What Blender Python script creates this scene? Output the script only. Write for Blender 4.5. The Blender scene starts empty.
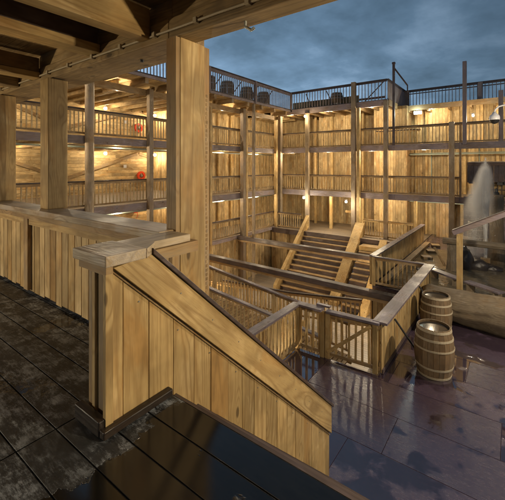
import bpy, math, random
from mathutils import Vector, Matrix
random.seed(7)
S = bpy.context.scene
COL = S.collection
R = math.radians

# ------------------------------------------------------------------ camera
YAW = R(36.817)
EYE = 4.25
cam = bpy.data.cameras.new('camera'); camo = bpy.data.objects.new('camera', cam); COL.objects.link(camo)
camo.location = (0, 0, EYE); camo.rotation_euler = (R(90), 0, YAW)
cam.sensor_width = 36; cam.lens = 36 * 350 / 505.0
cam.shift_y = -(250 - 166) / 505.0; cam.shift_x = 0.001
cam.clip_start = 0.05; cam.clip_end = 2000
S.camera = camo

# ------------------------------------------------------------------ world: dusk overcast sky
W = bpy.data.worlds.new('World'); S.world = W; W.use_nodes = True
nt = W.node_tree; nt.nodes.clear()
def N(t, typ, **k):
    n = t.nodes.new(typ)
    for a, b in k.items(): setattr(n, a, b)
    return n
out = N(nt, 'ShaderNodeOutputWorld'); bg = N(nt, 'ShaderNodeBackground'); nt.links.new(bg.outputs[0], out.inputs[0])
sky = N(nt, 'ShaderNodeTexSky'); sky.sky_type = 'NISHITA'; sky.sun_disc = False
sky.sun_elevation = R(3); sky.sun_rotation = R(-75)
tc = N(nt, 'ShaderNodeTexCoord'); sp = N(nt, 'ShaderNodeSeparateXYZ'); nt.links.new(tc.outputs['Generated'], sp.inputs[0])
def M(t, op, a, b=None, clamp=False):
    n = N(t, 'ShaderNodeMath', operation=op); n.use_clamp = clamp
    for i, v in enumerate((a, b)):
        if v is None: continue
        if hasattr(v, 'links') or hasattr(v, 'is_linked'): t.links.new(v, n.inputs[i])
        else: n.inputs[i].default_value = v
    return n.outputs[0]
zc = M(nt, 'ADD', M(nt, 'MAXIMUM', sp.outputs[2], 0.0), 0.22)
cx = N(nt, 'ShaderNodeCombineXYZ')
nt.links.new(M(nt, 'DIVIDE', sp.outputs[0], zc), cx.inputs[0]); nt.links.new(M(nt, 'DIVIDE', sp.outputs[1], zc), cx.inputs[1])
n1 = N(nt, 'ShaderNodeTexNoise'); n1.inputs['Scale'].default_value = 1.1; n1.inputs['Detail'].default_value = 7; n1.inputs['Roughness'].default_value = .55
n1.inputs['Distortion'].default_value = .35
nt.links.new(cx.outputs[0], n1.inputs['Vector'])
n2 = N(nt, 'ShaderNodeTexNoise'); n2.inputs['Scale'].default_value = 3.2; n2.inputs['Detail'].default_value = 8; n2.inputs['Roughness'].default_value = .6
nt.links.new(cx.outputs[0], n2.inputs['Vector'])
rp = N(nt, 'ShaderNodeValToRGB'); cr = rp.color_ramp
cr.elements[0].position = .38; cr.elements[0].color = (.034, .064, .100, 1)
cr.elements[1].position = .70; cr.elements[1].color = (.34, .46, .58, 1)
e = cr.elements.new(.50); e.color = (.064, .112, .172, 1)
e = cr.elements.new(.60); e.color = (.118, .182, .262, 1)
nt.links.new(M(nt, 'ADD', M(nt, 'MULTIPLY', n1.outputs[0], .68), M(nt, 'MULTIPLY', n2.outputs[0], .32)), rp.inputs[0])
# the west (left of the picture) is the brighter side after sunset
west = M(nt, 'ADD', M(nt, 'MULTIPLY', sp.outputs[0], -1.05), .50)
west = M(nt, 'MULTIPLY', M(nt, 'MAXIMUM', west, .40), M(nt, 'SUBTRACT', 1.42, M(nt, 'MULTIPLY', M(nt, 'MAXIMUM', sp.outputs[2], 0.0), 1.25)))
vm = N(nt, 'ShaderNodeVectorMath', operation='SCALE'); nt.links.new(rp.outputs[0], vm.inputs[0]); nt.links.new(west, vm.inputs['Scale'])
vs = N(nt, 'ShaderNodeVectorMath', operation='SCALE'); nt.links.new(sky.outputs[0], vs.inputs[0]); vs.inputs['Scale'].default_value = .006
va = N(nt, 'ShaderNodeVectorMath', operation='ADD'); nt.links.new(vm.outputs[0], va.inputs[0]); nt.links.new(vs.outputs[0], va.inputs[1])
nt.links.new(va.outputs[0], bg.inputs[0]); bg.inputs[1].default_value = 1.14

# ------------------------------------------------------------------ sun (just gone, behind cloud: very weak and soft)
sl = bpy.data.lights.new('sun', 'SUN'); sl.energy = .04; sl.angle = R(20); sl.color = (.75, .82, 1)
so = bpy.data.objects.new('sun', sl); COL.objects.link(so); so.rotation_euler = (R(60), 0, R(75))
S.view_settings.view_transform = 'Standard'; S.view_settings.look = 'None'
S.view_settings.exposure = 0.95; S.view_settings.gamma = 1; S.view_settings.use_curve_mapping = False
S.cycles.max_bounces = 5; S.cycles.diffuse_bounces = 3; S.cycles.glossy_bounces = 2; S.cycles.transparent_max_bounces = 6
S.cycles.volume_bounces = 1
S.cycles.sample_clamp_indirect = 4
S.cycles.use_denoising = True

# ------------------------------------------------------------------ materials
def newmat(name):
    m = bpy.data.materials.new(name); m.use_nodes = True; t = m.node_tree
    b = t.nodes['Principled BSDF']; return m, t, b
def mixc(t, f, a, b, typ='MIX'):
    n = N(t, 'ShaderNodeMix', data_type='RGBA', blend_type=typ)
    for i, v in ((0, f), (6, a), (7, b)):
        if isinstance(v, (int, float)): n.inputs[i].default_value = v
        elif isinstance(v, tuple): n.inputs[i].default_value = (*v, 1) if len(v) == 3 else v
        else: t.links.new(v, n.inputs[i])
    return n.outputs[2]
def ramp(t, v, a, b):
    n = N(t, 'ShaderNodeMapRange'); n.inputs[1].default_value = a; n.inputs[2].default_value = b; n.clamp = True
    n.interpolation_type = 'SMOOTHSTEP'
    t.links.new(v, n.inputs[0]); return n.outputs[0]
def noise(t, vec, scale, detail=4, rough=.55, dist=0.0):
    n = N(t, 'ShaderNodeTexNoise'); n.inputs['Scale'].default_value = scale; n.inputs['Detail'].default_value = detail
    n.inputs['Roughness'].default_value = rough; n.inputs['Distortion'].default_value = dist
    t.links.new(vec, n.inputs['Vector']); return n.outputs[0]

def wood(name, light, dark, axis='Z', rough=.62, spread=.35, weather=None, wamt=0.0, knots=1.0, wet=0.0, bump=.25, along=0.075, stain=.35, rotx=0.0):
    m, t, b = newmat(name)
    tc = N(t, 'ShaderNodeTexCoord'); geo = N(t, 'ShaderNodeNewGeometry'); oi = N(t, 'ShaderNodeObjectInfo')
    off = N(t, 'ShaderNodeCombineXYZ')
    isl = geo.outputs['Random Per Island']
    t.links.new(M(t, 'MULTIPLY', isl, 31.7), off.inputs[0]); t.links.new(M(t, 'MULTIPLY', isl, 17.3), off.inputs[1])
    t.links.new(M(t, 'ADD', M(t, 'MULTIPLY', oi.outputs['Random'], 53.0), M(t, 'MULTIPLY', isl, 11.0)), off.inputs[2])
    add = N(t, 'ShaderNodeVectorMath', operation='ADD'); t.links.new(tc.outputs['Object'], add.inputs[0]); t.links.new(off.outputs[0], add.inputs[1])
    if rotx:
        vr = N(t, 'ShaderNodeVectorRotate', rotation_type='X_AXIS'); vr.inputs['Angle'].default_value = rotx
        t.links.new(add.outputs[0], vr.inputs['Vector']); add = vr
    mp = N(t, 'ShaderNodeMapping'); sc = [1, 1, 1]; sc['XYZ'.index(axis)] = along; mp.inputs['Scale'].default_value = sc
    t.links.new(add.outputs[0], mp.inputs[0]); v = mp.outputs[0]
    mk = N(t, 'ShaderNodeMapping'); sk = [1, 1, 1]; sk['XYZ'.index(axis)] = .42; mk.inputs['Scale'].default_value = sk
    t.links.new(add.outputs[0], mk.inputs[0])
    vo = N(t, 'ShaderNodeTexVoronoi'); vo.inputs['Scale'].default_value = 3.1; vo.inputs['Randomness'].default_value = 1
    t.links.new(mk.outputs[0], vo.inputs['Vector'])
    kd = vo.outputs['Distance']
    kn = ramp(t, kd, .085, .045)        # knot core
    kr = ramp(t, kd, .34, .04)          # grain bending round the knot
    base = noise(t, v, 3.0, 2, .45)
    rings = M(t, 'SINE', M(t, 'ADD', M(t, 'MULTIPLY', base, 120.0), M(t, 'MULTIPLY', kr, 13.0)))
    rings = M(t, 'ADD', M(t, 'MULTIPLY', rings, .5), .5)
    fine = noise(t, v, 60, 3, .6)
    mf = N(t, 'ShaderNodeMapping'); sf = [1, 1, 1]; sf['XYZ'.index(axis)] = .03; mf.inputs['Scale'].default_value = sf
    t.links.new(add.outputs[0], mf.inputs[0]); fib = noise(t, mf.outputs[0], 190, 2, .7)
    big = noise(t, add.outputs[0], 1.3, 4, .6)
    pale = noise(t, mk.outputs[0], 3.4, 3, .6, 1.2)
    lc = mixc(t, ramp(t, pale, .50, .68), light, tuple(min(.8, c * k) for c, k in zip(light, (1.28, 1.34, 1.5))))
    lc = mixc(t, ramp(t, noise(t, mk.outputs[0], 1.9, 4, .65, .8), .50, .66), lc, tuple(c * k for c, k in zip(light, (.90, .76, .60))))
    rw = M(t, 'MULTIPLY', M(t, 'POWER', rings, 2.6), M(t, 'ADD', M(t, 'MULTIPLY', pale, .9), .08))
    col = mixc(t, rw, lc, dark)
    col = mixc(t, M(t, 'MULTIPLY', fine, .30), col, dark)
    col = mixc(t, M(t, 'MULTIPLY', ramp(t, fib, .50, .72), .42), col, tuple(c * .8 for c in dark))
    col = mixc(t, M(t, 'MULTIPLY', kn, .80 * knots), col, tuple(c * .33 for c in dark))
    if weather:
        wv = ramp(t, M(t, 'ADD', M(t, 'MULTIPLY', big, .8), M(t, 'MULTIPLY', fine, .25)), .62 - wamt * .35, .72 - wamt * .2)
        col = mixc(t, M(t, 'MULTIPLY', wv, min(1, .55 + wamt * .4)), col, weather)
    br = M(t, 'ADD', M(t, 'MULTIPLY', M(t, 'ADD', isl, oi.outputs['Random']), spread), 1 - spread)   # board-to-board tone
    st = M(t, 'ADD', M(t, 'MULTIPLY', ramp(t, big, .36, .62), stain), 1 - stain)
    s = N(t, 'ShaderNodeVectorMath', operation='SCALE'); t.links.new(col, s.inputs[0]); t.links.new(M(t, 'MULTIPLY', br, st), s.inputs['Scale'])
    t.links.new(s.outputs[0], b.inputs['Base Color'])
    rr = M(t, 'ADD', M(t, 'MULTIPLY', fine, .25), rough - .12)
    if wet: rr = M(t, 'SUBTRACT', rr, M(t, 'MULTIPLY', ramp(t, big, .42, .60), wet))
    t.links.new(rr, b.inputs['Roughness'])
    if bump:
        bp = N(t, 'ShaderNodeBump'); bp.inputs['Strength'].default_value = bump; bp.inputs['Distance'].default_value = .004
        h = M(t, 'ADD', M(t, 'MULTIPLY', rings, .35), fine)
        t.links.new(h, bp.inputs['Height']); t.links.new(bp.outputs[0], b.inputs['Normal'])
    b.inputs['Specular IOR Level'].default_value = .35
    return m
PL, PD = (.62, .435, .190), (.33, .195, .068)      # fresh larch
MAT = {}
for ax in 'XYZ':
    MAT['new' + ax] = wood('larch_' + ax.lower(), PL, PD, ax, spread=.30, stain=.34, weather=(.36, .245, .12), wamt=.12)
    MAT['wall' + ax] = wood('wall_boards_' + ax.lower(), (.62, .455, .225), (.36, .230, .100), ax, spread=.50, knots=1.2, bump=0, stain=.32)
    MAT['mid' + ax] = wood('aged_larch_' + ax.lower(), (.42, .285, .135), (.25, .15, .065), ax, spread=.35, weather=(.24, .19, .13), wamt=.3)
    MAT['grey' + ax] = wood('weathered_timber_' + ax.lower(), (.38, .30, .265), (.23, .17, .15), ax, spread=.30, weather=(.20, .165, .19), wamt=.45, rough=.68)
    MAT['bal' + ax] = wood('pale_slat_' + ax.lower(), (.66, .50, .27), (.44, .29, .13), ax, spread=.3, bump=0)
    MAT['post' + ax] = wood('worn_post_' + ax.lower(), (.47, .36, .225), (.28, .19, .11), ax, spread=.30, weather=(.24, .19, .155), wamt=.4, rough=.7, bump=0)
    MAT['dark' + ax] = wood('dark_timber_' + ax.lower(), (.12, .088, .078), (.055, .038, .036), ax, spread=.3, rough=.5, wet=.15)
    MAT['cap' + ax] = wood('wet_cap_' + ax.lower(), (.26, .215, .235), (.155, .125, .14), ax, spread=.25, rough=.42, wet=.16, knots=.5)
    MAT['log' + ax] = wood('peeled_log_' + ax.lower(), (.33, .26, .17), (.16, .115, .07), ax, spread=.1, rough=.7, knots=.6, bump=.9, weather=(.12, .09, .06), wamt=.45)
for ax in 'XY': MAT['wet' + ax] = wood('wet_dark_trim_' + ax.lower(), (.055, .040, .030), (.020, .014, .011), ax, spread=.2, rough=.42, wet=.2, bump=.6)
for ax in 'XY': MAT['oldbeam' + ax] = wood('shaded_beam_' + ax.lower(), (.40, .28, .135), (.21, .135, .065), ax, spread=.2, weather=(.12, .09, .06), wamt=.3)  # overhead timber: darker brown carries the shade under the gallery roof
MAT['bigX'] = wood('cap_board_x', (.60, .48, .32), (.25, .17, .09), 'X', spread=.15, rough=.50, wet=.12, bump=.6, weather=(.45, .40, .36), wamt=.3)
MAT['bigY'] = wood('cap_board_y', (.60, .48, .32), (.25, .17, .09), 'Y', spread=.15, rough=.50, wet=.12, bump=.6, weather=(.45, .40, .36), wamt=.3)

def simple(name, col, rough=.5, metal=0.0, bumps=0, var=.25):
    m, t, b = newmat(name)
    tc = N(t, 'ShaderNodeTexCoord'); f = noise(t, tc.outputs['Object'], 9, 5, .6)
    t.links.new(mixc(t, f, tuple(c * (1 - var) for c in col), tuple(min(1, c * (1 + var)) for c in col)), b.inputs['Base Color'])
    b.inputs['Roughness'].default_value = rough; b.inputs['Metallic'].default_value = metal
    if bumps:
        bp = N(t, 'ShaderNodeBump'); bp.inputs['Strength'].default_value = bumps; bp.inputs['Distance'].default_value = .02
        t.links.new(f, bp.inputs['Height']); t.links.new(bp.outputs[0], b.inputs['Normal'])
    return m
MAT['steel'] = simple('galvanised_steel', (.42, .44, .42), .4, .8)
MAT['pipe'] = simple('grey_green_pipe', (.22, .26, .22), .45)
MAT['black'] = simple('black_iron', (.03, .03, .032), .5)
MAT['red'] = simple('red_enamel', (.62, .055, .018), .4)
MAT['white'] = simple('white_plastic', (.62, .60, .60), .35, var=.08)
MAT['hoop'] = simple('pale_hoop', (.42, .35, .24), .5, .0)
MAT['rock'] = simple('wet_rock', (.045, .036, .032), .3, 0, .8)
MAT['earth'] = simple('earth', (.06, .05, .04), .9)
MAT['rain'] = simple('dark_rain_water', (.035, .03, .026), .10)
MAT['rain'].node_tree.nodes['Principled BSDF'].inputs['Specular IOR Level'].default_value = .09
MAT['smokeglass'] = simple('smoked_dome', (.02, .02, .02), .1)
MAT['roofgrey'] = simple('roof_felt', (.08, .085, .09), .8)

def emit(name, col, s):
    m, t, b = newmat(name); b.inputs['Base Color'].default_value = (*col, 1)
    b.inputs['Emission Color'].default_value = (*col, 1); b.inputs['Emission Strength'].default_value = s; return m
MAT['warm_bulb'] = emit('warm_lamp_glass', (1, .72, .36), 22)
MAT['white_bulb'] = emit('white_lamp_glass', (.85, 1, .90), 14)

def planks_mat(name, width, lo, hi, axis_y_seams, rough_lo, rough_hi, puddle, joint=2.4, scr=0.0, tone=.5, y0=0.0, j0=0.0):
    """wet deck: boards run along X, seams every `width` in Y, cross joints every `joint` in X"""
    m, t, b = newmat(name)
    tc = N(t, 'ShaderNodeTexCoord'); sp = N(t, 'ShaderNodeSeparateXYZ'); t.links.new(tc.outputs['Object'], sp.inputs[0])
    X, Y = sp.outputs[0], sp.outputs[1]
    yy = M(t, 'DIVIDE', M(t, 'ADD', Y, -y0 + 400 * width), width); row = M(t, 'FLOOR', yy); fy = M(t, 'FRACT', yy)
    wn = N(t, 'ShaderNodeTexWhiteNoise', noise_dimensions='1D'); t.links.new(row, wn.inputs['W'])
    xx = M(t, 'DIVIDE', M(t, 'ADD', X, -j0 + 400 * joint), joint)
    if scr < .5: xx = M(t, 'ADD', xx, M(t, 'MULTIPLY', wn.outputs['Value'], 1.0))
    c_ = M(t, 'FLOOR', xx); fx = M(t, 'FRACT', xx)
    wc = N(t, 'ShaderNodeTexWhiteNoise', noise_dimensions='2D'); cb = N(t, 'ShaderNodeCombineXYZ')
    t.links.new(row, cb.inputs[0]); t.links.new(c_, cb.inputs[1]); t.links.new(cb.outputs[0], wc.inputs['Vector'])
    rnd = wc.outputs['Value']
    gy = M(t, 'MULTIPLY', M(t, 'MINIMUM', fy, M(t, 'SUBTRACT', 1, fy)), width)
    gx = M(t, 'MULTIPLY', M(t, 'MINIMUM', fx, M(t, 'SUBTRACT', 1, fx)), joint)
    seam = ramp(t, M(t, 'MINIMUM', gy, gx), .007, .003)
    mp = N(t, 'ShaderNodeMapping'); mp.inputs['Scale'].default_value = (.22, 1, 1); t.links.new(tc.outputs['Object'], mp.inputs[0])
    av = N(t, 'ShaderNodeVectorMath', operation='ADD'); t.links.new(mp.outputs[0], av.inputs[0]); t.links.new(wc.outputs['Color'], av.inputs[1])
    grain = noise(t, av.outputs[0], 38, 5, .7)
    blot = noise(t, tc.outputs['Object'], 1.5, 6, .62, .4)
    strk = noise(t, av.outputs[0], 26 if scr else 7, 8, .85, .1 if scr else .8)
    col = mixc(t, grain, lo, hi)
    zone = None
    if scr:
        zone = ramp(t, M(t, 'ADD', X, M(t, 'MULTIPLY', M(t, 'SUBTRACT', blot, .5), 1.3)), -1.92, -1.80)
        gritty = noise(t, av.outputs[0], 34, 12, .92)
        strk = M(t, 'ADD', M(t, 'MULTIPLY', gritty, .6), M(t, 'MULTIPLY', noise(t, tc.outputs['Object'], 6.5, 8, .75), .4))
        sc_ = M(t, 'MULTIPLY', ramp(t, strk, .475, .585), ramp(t, blot, .28, .50))
        col = mixc(t, M(t, 'MULTIPLY', M(t, 'MULTIPLY', sc_, scr), M(t, 'SUBTRACT', 1, zone)), col, (.29, .32, .36))
    s = N(t, 'ShaderNodeVectorMath', operation='SCALE'); t.links.new(col, s.inputs[0])
    t.links.new(M(t, 'MULTIPLY', M(t, 'ADD', M(t, 'MULTIPLY', rnd, tone), 1 - tone * .5), M(t, 'SUBTRACT', 1, M(t, 'MULTIPLY', seam, .85 if scr else .6))), s.inputs['Scale'])
    pb = M(t, 'ADD', blot, M(t, 'MULTIPLY', M(t, 'SUBTRACT', rnd, .5), .10 if scr else .42))
    if scr: pb = M(t, 'ADD', pb, M(t, 'MULTIPLY', zone, .3))
    pud = M(t, 'MULTIPLY', ramp(t, pb, puddle, puddle + (.05 if scr else .10)), M(t, 'SUBTRACT', 1, seam))
    s2 = N(t, 'ShaderNodeVectorMath', operation='SCALE'); t.links.new(s.outputs[0], s2.inputs[0])
    t.links.new(M(t, 'SUBTRACT', 1, M(t, 'MULTIPLY', pud, .55)), s2.inputs['Scale'])          # soaked wood is darker
    t.links.new(s2.outputs[0], b.inputs['Base Color'])
    ro = M(t, 'ADD', M(t, 'MULTIPLY', grain, .3), rough_hi - .15)
    mr = N(t, 'ShaderNodeMix', data_type='FLOAT'); t.links.new(pud, mr.inputs[0]); t.links.new(ro, mr.inputs[2]); mr.inputs[3].default_value = rough_lo
    t.links.new(mr.outputs[0], b.inputs['Roughness'])
    hgt = M(t, 'SUBTRACT', M(t, 'ADD', grain, M(t, 'MULTIPLY', strk, 1.8 if scr else 1.0)), M(t, 'MULTIPLY', seam, 1.5))
    hgt = M(t, 'MULTIPLY', hgt, M(t, 'SUBTRACT', 1, M(t, 'MULTIPLY', pud, .97)))
    bp = N(t, 'ShaderNodeBump'); bp.inputs['Strength'].default_value = .7 if scr else .22; bp.inputs['Distance'].default_value = .005
    t.links.new(hgt, bp.inputs['Height']); t.links.new(bp.outputs[0], b.inputs['Normal'])
    t.links.new(M(t, 'MULTIPLY', M(t, 'SUBTRACT', 1, seam), .55 if scr else .9), b.inputs['Specular IOR Level'])
    if not scr: b.inputs['IOR'].default_value = 1.95
    return m
MAT['court'] = planks_mat('wet_courtyard_boards', .91, (.034, .023, .046), (.090, .058, .090), True, .035, .25, .45, 3.1, 0, .7, 5.28, -1.52)  # violet base tint paints blue sky light onto the brown boards
MAT['deck'] = planks_mat('wet_black_deck', .22, (.005, .005, .006), (.026, .027, .029), True, .09, .46, .63, 2.6, .95, .8, 1.46 - .22 * 20, -2.3)
MAT['floorwarm'] = planks_mat('gallery_floor_boards', .16, (.10, .07, .04), (.22, .15, .08), True, .3, .6, .8, 3.0)

m, t, b = newmat('pond_water'); MAT['water'] = m
b.inputs['Base Color'].default_value = (.050, .040, .026, 1); b.inputs['Roughness'].default_value = .12
b.inputs['Specular IOR Level'].default_value = .6
tc = N(t, 'ShaderNodeTexCoord')
f = noise(t, tc.outputs['Object'], 3.2, 4, .5, .6); f2 = noise(t, tc.outputs['Object'], .8, 5, .6)
t.links.new(mixc(t, ramp(t, f2, .4, .65), (.12, .098, .066), (.20, .155, .095)), b.inputs['Base Color'])  # murky brown, lifted to stand in for reflections of the lit walls
bp = N(t, 'ShaderNodeBump'); bp.inputs['Strength'].default_value = .35; bp.inputs['Distance'].default_value = .05
t.links.new(f, bp.inputs['Height']); t.links.new(bp.outputs[0], b.inputs['Normal'])

# ------------------------------------------------------------------ mesh + object helpers
WL = {}                                            # world location of every thing
class MB:
    def __init__(s): s.v = []; s.f = []
    def hexa(s, p):
        o = len(s.v); s.v += [Vector(q) for q in p]
        for q in ((0, 3, 2, 1), (4, 5, 6, 7), (0, 1, 5, 4), (1, 2, 6, 5), (2, 3, 7, 6), (3, 0, 4, 7)): s.f.append(tuple(o + i for i in q))
        return s
    def box(s, x0, x1, y0, y1, z0, z1):
        if x0 > x1: x0, x1 = x1, x0
        if y0 > y1: y0, y1 = y1, y0
        return s.hexa([(x0, y0, z0), (x1, y0, z0), (x1, y1, z0), (x0, y1, z0), (x0, y0, z1), (x1, y0, z1), (x1, y1, z1), (x0, y1, z1)])
    def bar(s, a, b, w, h, up=(0, 0, 1)):
        a, b = Vector(a), Vector(b); d = (b - a).normalized(); u = Vector(up)
        if abs(d.dot(u)) > .99: u = Vector((0, 1, 0))
        sd = d.cross(u).normalized() * w / 2; uu = sd.cross(d).normalized() * h / 2
        q = [a - sd - uu, a + sd - uu, b + sd - uu, b - sd - uu, a - sd + uu, a + sd + uu, b + sd + uu, b - sd + uu]
        return s.hexa(q)
    def tube(s, pts, rad, n=10, wob=0.0, cap=True):
        pts = [Vector(p) for p in pts]; o = len(s.v); rr = rad if isinstance(rad, (list, tuple)) else [rad] * len(pts)
        d0 = (pts[1] - pts[0]).normalized(); u = Vector((0, 0, 1)) if abs(d0.z) < .9 else Vector((0, 1, 0))
        for i, p in enumerate(pts):
            d = (pts[min(i + 1, len(pts) - 1)] - pts[max(i - 1, 0)]).normalized()
            a = d.cross(u).normalized(); c = a.cross(d).normalized()
            for k in range(n):
                an = 2 * math.pi * k / n; r = rr[i] * (1 + random.uniform(-wob, wob))
                s.v.append(p + (a * math.cos(an) + c * math.sin(an)) * r)
        for i in range(len(pts) - 1):
            for k in range(n):
                k2 = (k + 1) % n; s.f.append((o + i * n + k, o + (i + 1) * n + k, o + (i + 1) * n + k2, o + i * n + k2))
        if cap:
            s.f.append(tuple(o + k for k in range(n))); s.f.append(tuple(o + (len(pts) - 1) * n + k for k in reversed(range(n))))
        return s
    def prism(s, poly, axis, a, b):
        """poly in the two other axes, extruded between a and b along axis"""
        o = len(s.v); n = len(poly)
        def P(q, e):
            return Vector((e, q[0], q[1])) if axis == 'X' else Vector((q[0], e, q[1])) if axis == 'Y' else Vector((q[0], q[1], e))
        s.v += [P(q, a) for q in poly] + [P(q, b) for q in poly]
        s.f.append(tuple(o + i for i in range(n))); s.f.append(tuple(o + n + i for i in reversed(range(n))))
        for i in range(n):
            j = (i + 1) % n; s.f.append((o + i, o + n + i, o + n + j, o + j))
        return s
    def lathe(s, c, prof, n=28):
        o = len(s.v); c = Vector(c)
        for r, z in prof:
            for k in range(n):
                an = 2 * math.pi * k / n; s.v.append(c + Vector((r * math.cos(an), r * math.sin(an), z)))
        for i in range(len(prof) - 1):
            for k in range(n):
                k2 = (k + 1) % n; s.f.append((o + i * n + k, o + i * n + k2, o + (i + 1) * n + k2, o + (i + 1) * n + k))
        return s
    def build(s, name, mat, parent=None, bev=0, smooth=False, kind=None, origin=None):
        base = Vector(WL.get(parent.name, (0, 0, 0))) if parent else Vector(origin or (0, 0, 0))
        me = bpy.data.meshes.new(name); me.from_pydata([tuple(v - base) for v in s.v], [], s.f)
        import bmesh
        bm = bmesh.new(); bm.from_mesh(me); bmesh.ops.recalc_face_normals(bm, faces=bm.faces); bm.to_mesh(me); bm.free()
        if smooth:
            for p in me.polygons: p.use_smooth = True
        me.materials.append(MAT[mat] if isinstance(mat, str) else mat)
        ob = bpy.data.objects.new(name, me); COL.objects.link(ob)
        if parent: ob.parent = parent; WL[ob.name] = tuple(base)
        else: ob.location = base; WL[ob.name] = tuple(base)
        if bev:
            md = ob.modifiers.new('bevel', 'BEVEL'); md.width = bev; md.segments = 2; md.limit_method = 'ANGLE'
        if kind: ob['kind'] = kind
        return ob
def tag(o, label, cat, group=None):
    o['label'] = label; o['category'] = cat
    if group: o['group'] = group
    return o
def thing(name, label, cat, loc=(0, 0, 0), group=None):
    o = bpy.data.objects.new(name, None); COL.objects.link(o); o.location = loc; o.empty_display_size = .2
    WL[o.name] = tuple(loc); return tag(o, label, cat, group)
def copy_tree(src, loc, label=None, rz=None):
    r = src.copy(); COL.objects.link(r); r.location = loc; WL[r.name] = tuple(loc)
    if rz is not None: r.rotation_euler = (0, 0, rz)
    if label: r['label'] = label
    for ch in list(src.children):
        c = ch.copy(); COL.objects.link(c); c.parent = r
        for g in list(ch.children):
            d = g.copy(); COL.objects.link(d); d.parent = c
    return r

def boards(mb, axis, fixed, thick, a0, a1, z0, z1, w=.17, gap=.010, jit=.014, horiz=False):
    """boarded wall; axis = direction the wall runs ('X' or 'Y'), fixed = its other coordinate"""
    if not horiz:
        a = a0
        while a < a1 - .01:
            ww = min(w * random.uniform(.85, 1.15), a1 - a); j = random.uniform(0, jit)
            if axis == 'X': mb.box(a, a + ww - gap, fixed + j, fixed + thick + j, z0, z1)
            else: mb.box(fixed - j, fixed - thick - j, a, a + ww - gap, z0, z1)
            a += ww
    else:
        z = z0
        while z < z1 - .01:
            hh = min(w, z1 - z); j = random.uniform(0, jit); a = a0
            while a < a1 - .01:
                l = min(random.uniform(2.6, 4.6), a1 - a)
                if a1 - (a + l) < .8: l = a1 - a
                if axis == 'X': mb.box(a, a + l - gap, fixed + j, fixed + thick + j, z, z + hh - gap)
                else: mb.box(fixed - j, fixed - thick - j, a, a + l - gap, z, z + hh - gap)
                a += l
            z += hh
    return mb

def railing(name, label, pts, h=1.08, spacing=.15, bal=(.038, .045), cap=(.13, .045), mats=('capX', 'newZ', 'midX'), group=None,
            low=.10, posts=None, limit=100, capname='handrail', second=None, cat='railing', capgap=0.0, postmat=None):
    """posts: list of points that get a newel. Returns the thing"""
    base = pts[0]; t = thing(name, label, cat, base, group)
    capb = MB(); lowb = MB(); sub = MB(); spots = []
    for si, (a, b) in enumerate(zip(pts[:-1], pts[1:])):
        a, b = Vector(a) + Vector((0, 0, .003 * si)), Vector(b) + Vector((0, 0, .003 * si)); d = b - a; L = d.length; dn = d / L
        capb.bar(a + Vector((0, 0, h - cap[1] / 2)), b + Vector((0, 0, h - cap[1] / 2)), cap[0], cap[1])
        sub.bar(a + Vector((0, 0, h - cap[1] - .05)), b + Vector((0, 0, h - cap[1] - .05)), .04, .09)
        lowb.bar(a + Vector((0, 0, low)), b + Vector((0, 0, low)), .045, .07)
        n = max(1, int(round(L / spacing))); an = math.atan2(d.y, d.x)
        for i in range(n):
            p = a + d * ((i + .5) / n); spots.append((p, an))
    capb.build(capname, mats[0], t, bev=.004); sub.build('top_rail', mats[2], t); lowb.build('bottom_rail', mats[2], t)
    w, dd = bal
    bm = MB().box(-w / 2, w / 2, -dd / 2, dd / 2, low - .03, h - cap[1] - .008)
    me = None; rest = MB()
    spots.sort(key=lambda s: (s[0].x ** 2 + s[0].y ** 2))
    for i, (p, an) in enumerate(spots):
        if i >= limit:
            c, s = math.cos(an), math.sin(an); q = []
            for x, y, z in [(-w/2, -dd/2, low), (w/2, -dd/2, low), (w/2, dd/2, low), (-w/2, dd/2, low)] + [(-w/2, -dd/2, h - cap[1] - .008), (w/2, -dd/2, h - cap[1] - .008), (w/2, dd/2, h - cap[1] - .008), (-w/2, dd/2, h - cap[1] - .008)]:
                q.append((p.x + c * x - s * y, p.y + s * x + c * y, p.z + z))
            rest.hexa(q); continue
        if me is None:
            o = bm.build('baluster', mats[1]); me = o
        else:
            o = me.copy(); COL.objects.link(o)
        o.parent = t; o.location = p - Vector(base); o.rotation_euler = (0, random.uniform(-.012, .012), an + random.uniform(-.05, .05))
    if rest.v: rest.build('baluster', mats[1], t, kind='stuff')
    for p in (posts or []):
        MB().box(p[0] - .05, p[0] + .05, p[1] - .05, p[1] + .05, p[2], p[2] + h - cap[1] - .004).build('newel', postmat or mats[1], t, bev=.004)
    return t

# ================================================================== THE SETTING
g = MB().box(-260, 260, -260, 260, -3.4, -3.2).build('ground', 'earth', kind='structure')
MB().box(-24, -2.2, 2.2, 26, -3.15, -2.9).build('pit_floor', 'floorwarm', kind='structure')
# courtyard slab, polygon with the opening of the pit left out
c = MB()
c.prism([(-2.2, -8), (14, -8), (14, 24.6), (-4.05, 24.6), (-4.05, 12.58), (-2.2, 12.58), (-2.2, 7.2), (-4.05, 7.2), (-4.05, 2.3), (-14, 2.3), (-14, -8)], 'Z', -.22, 0)
c.build('courtyard_floor', 'court', kind='structure')
# retaining faces of the pit
c = MB()
boards(c, 'Y', -4.07, .05, 2.3, 7.2, -2.9, -.23); boards(c, 'Y', -4.07, .05, 12.6, 21.2, -2.9, -.23); boards(c, 'Y', -2.22, .05, 7.2, 12.58, -2.9, -.23)
boards(c, 'X', 7.12, .05, -4.05, -2.22, -2.9, -.23); boards(c, 'X', 12.62, .05, -4.05, -2.22, -2.9, -.23)
# (faces look into the pit)
c.build('pit_wall', 'wallZ', kind='structure')
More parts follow.
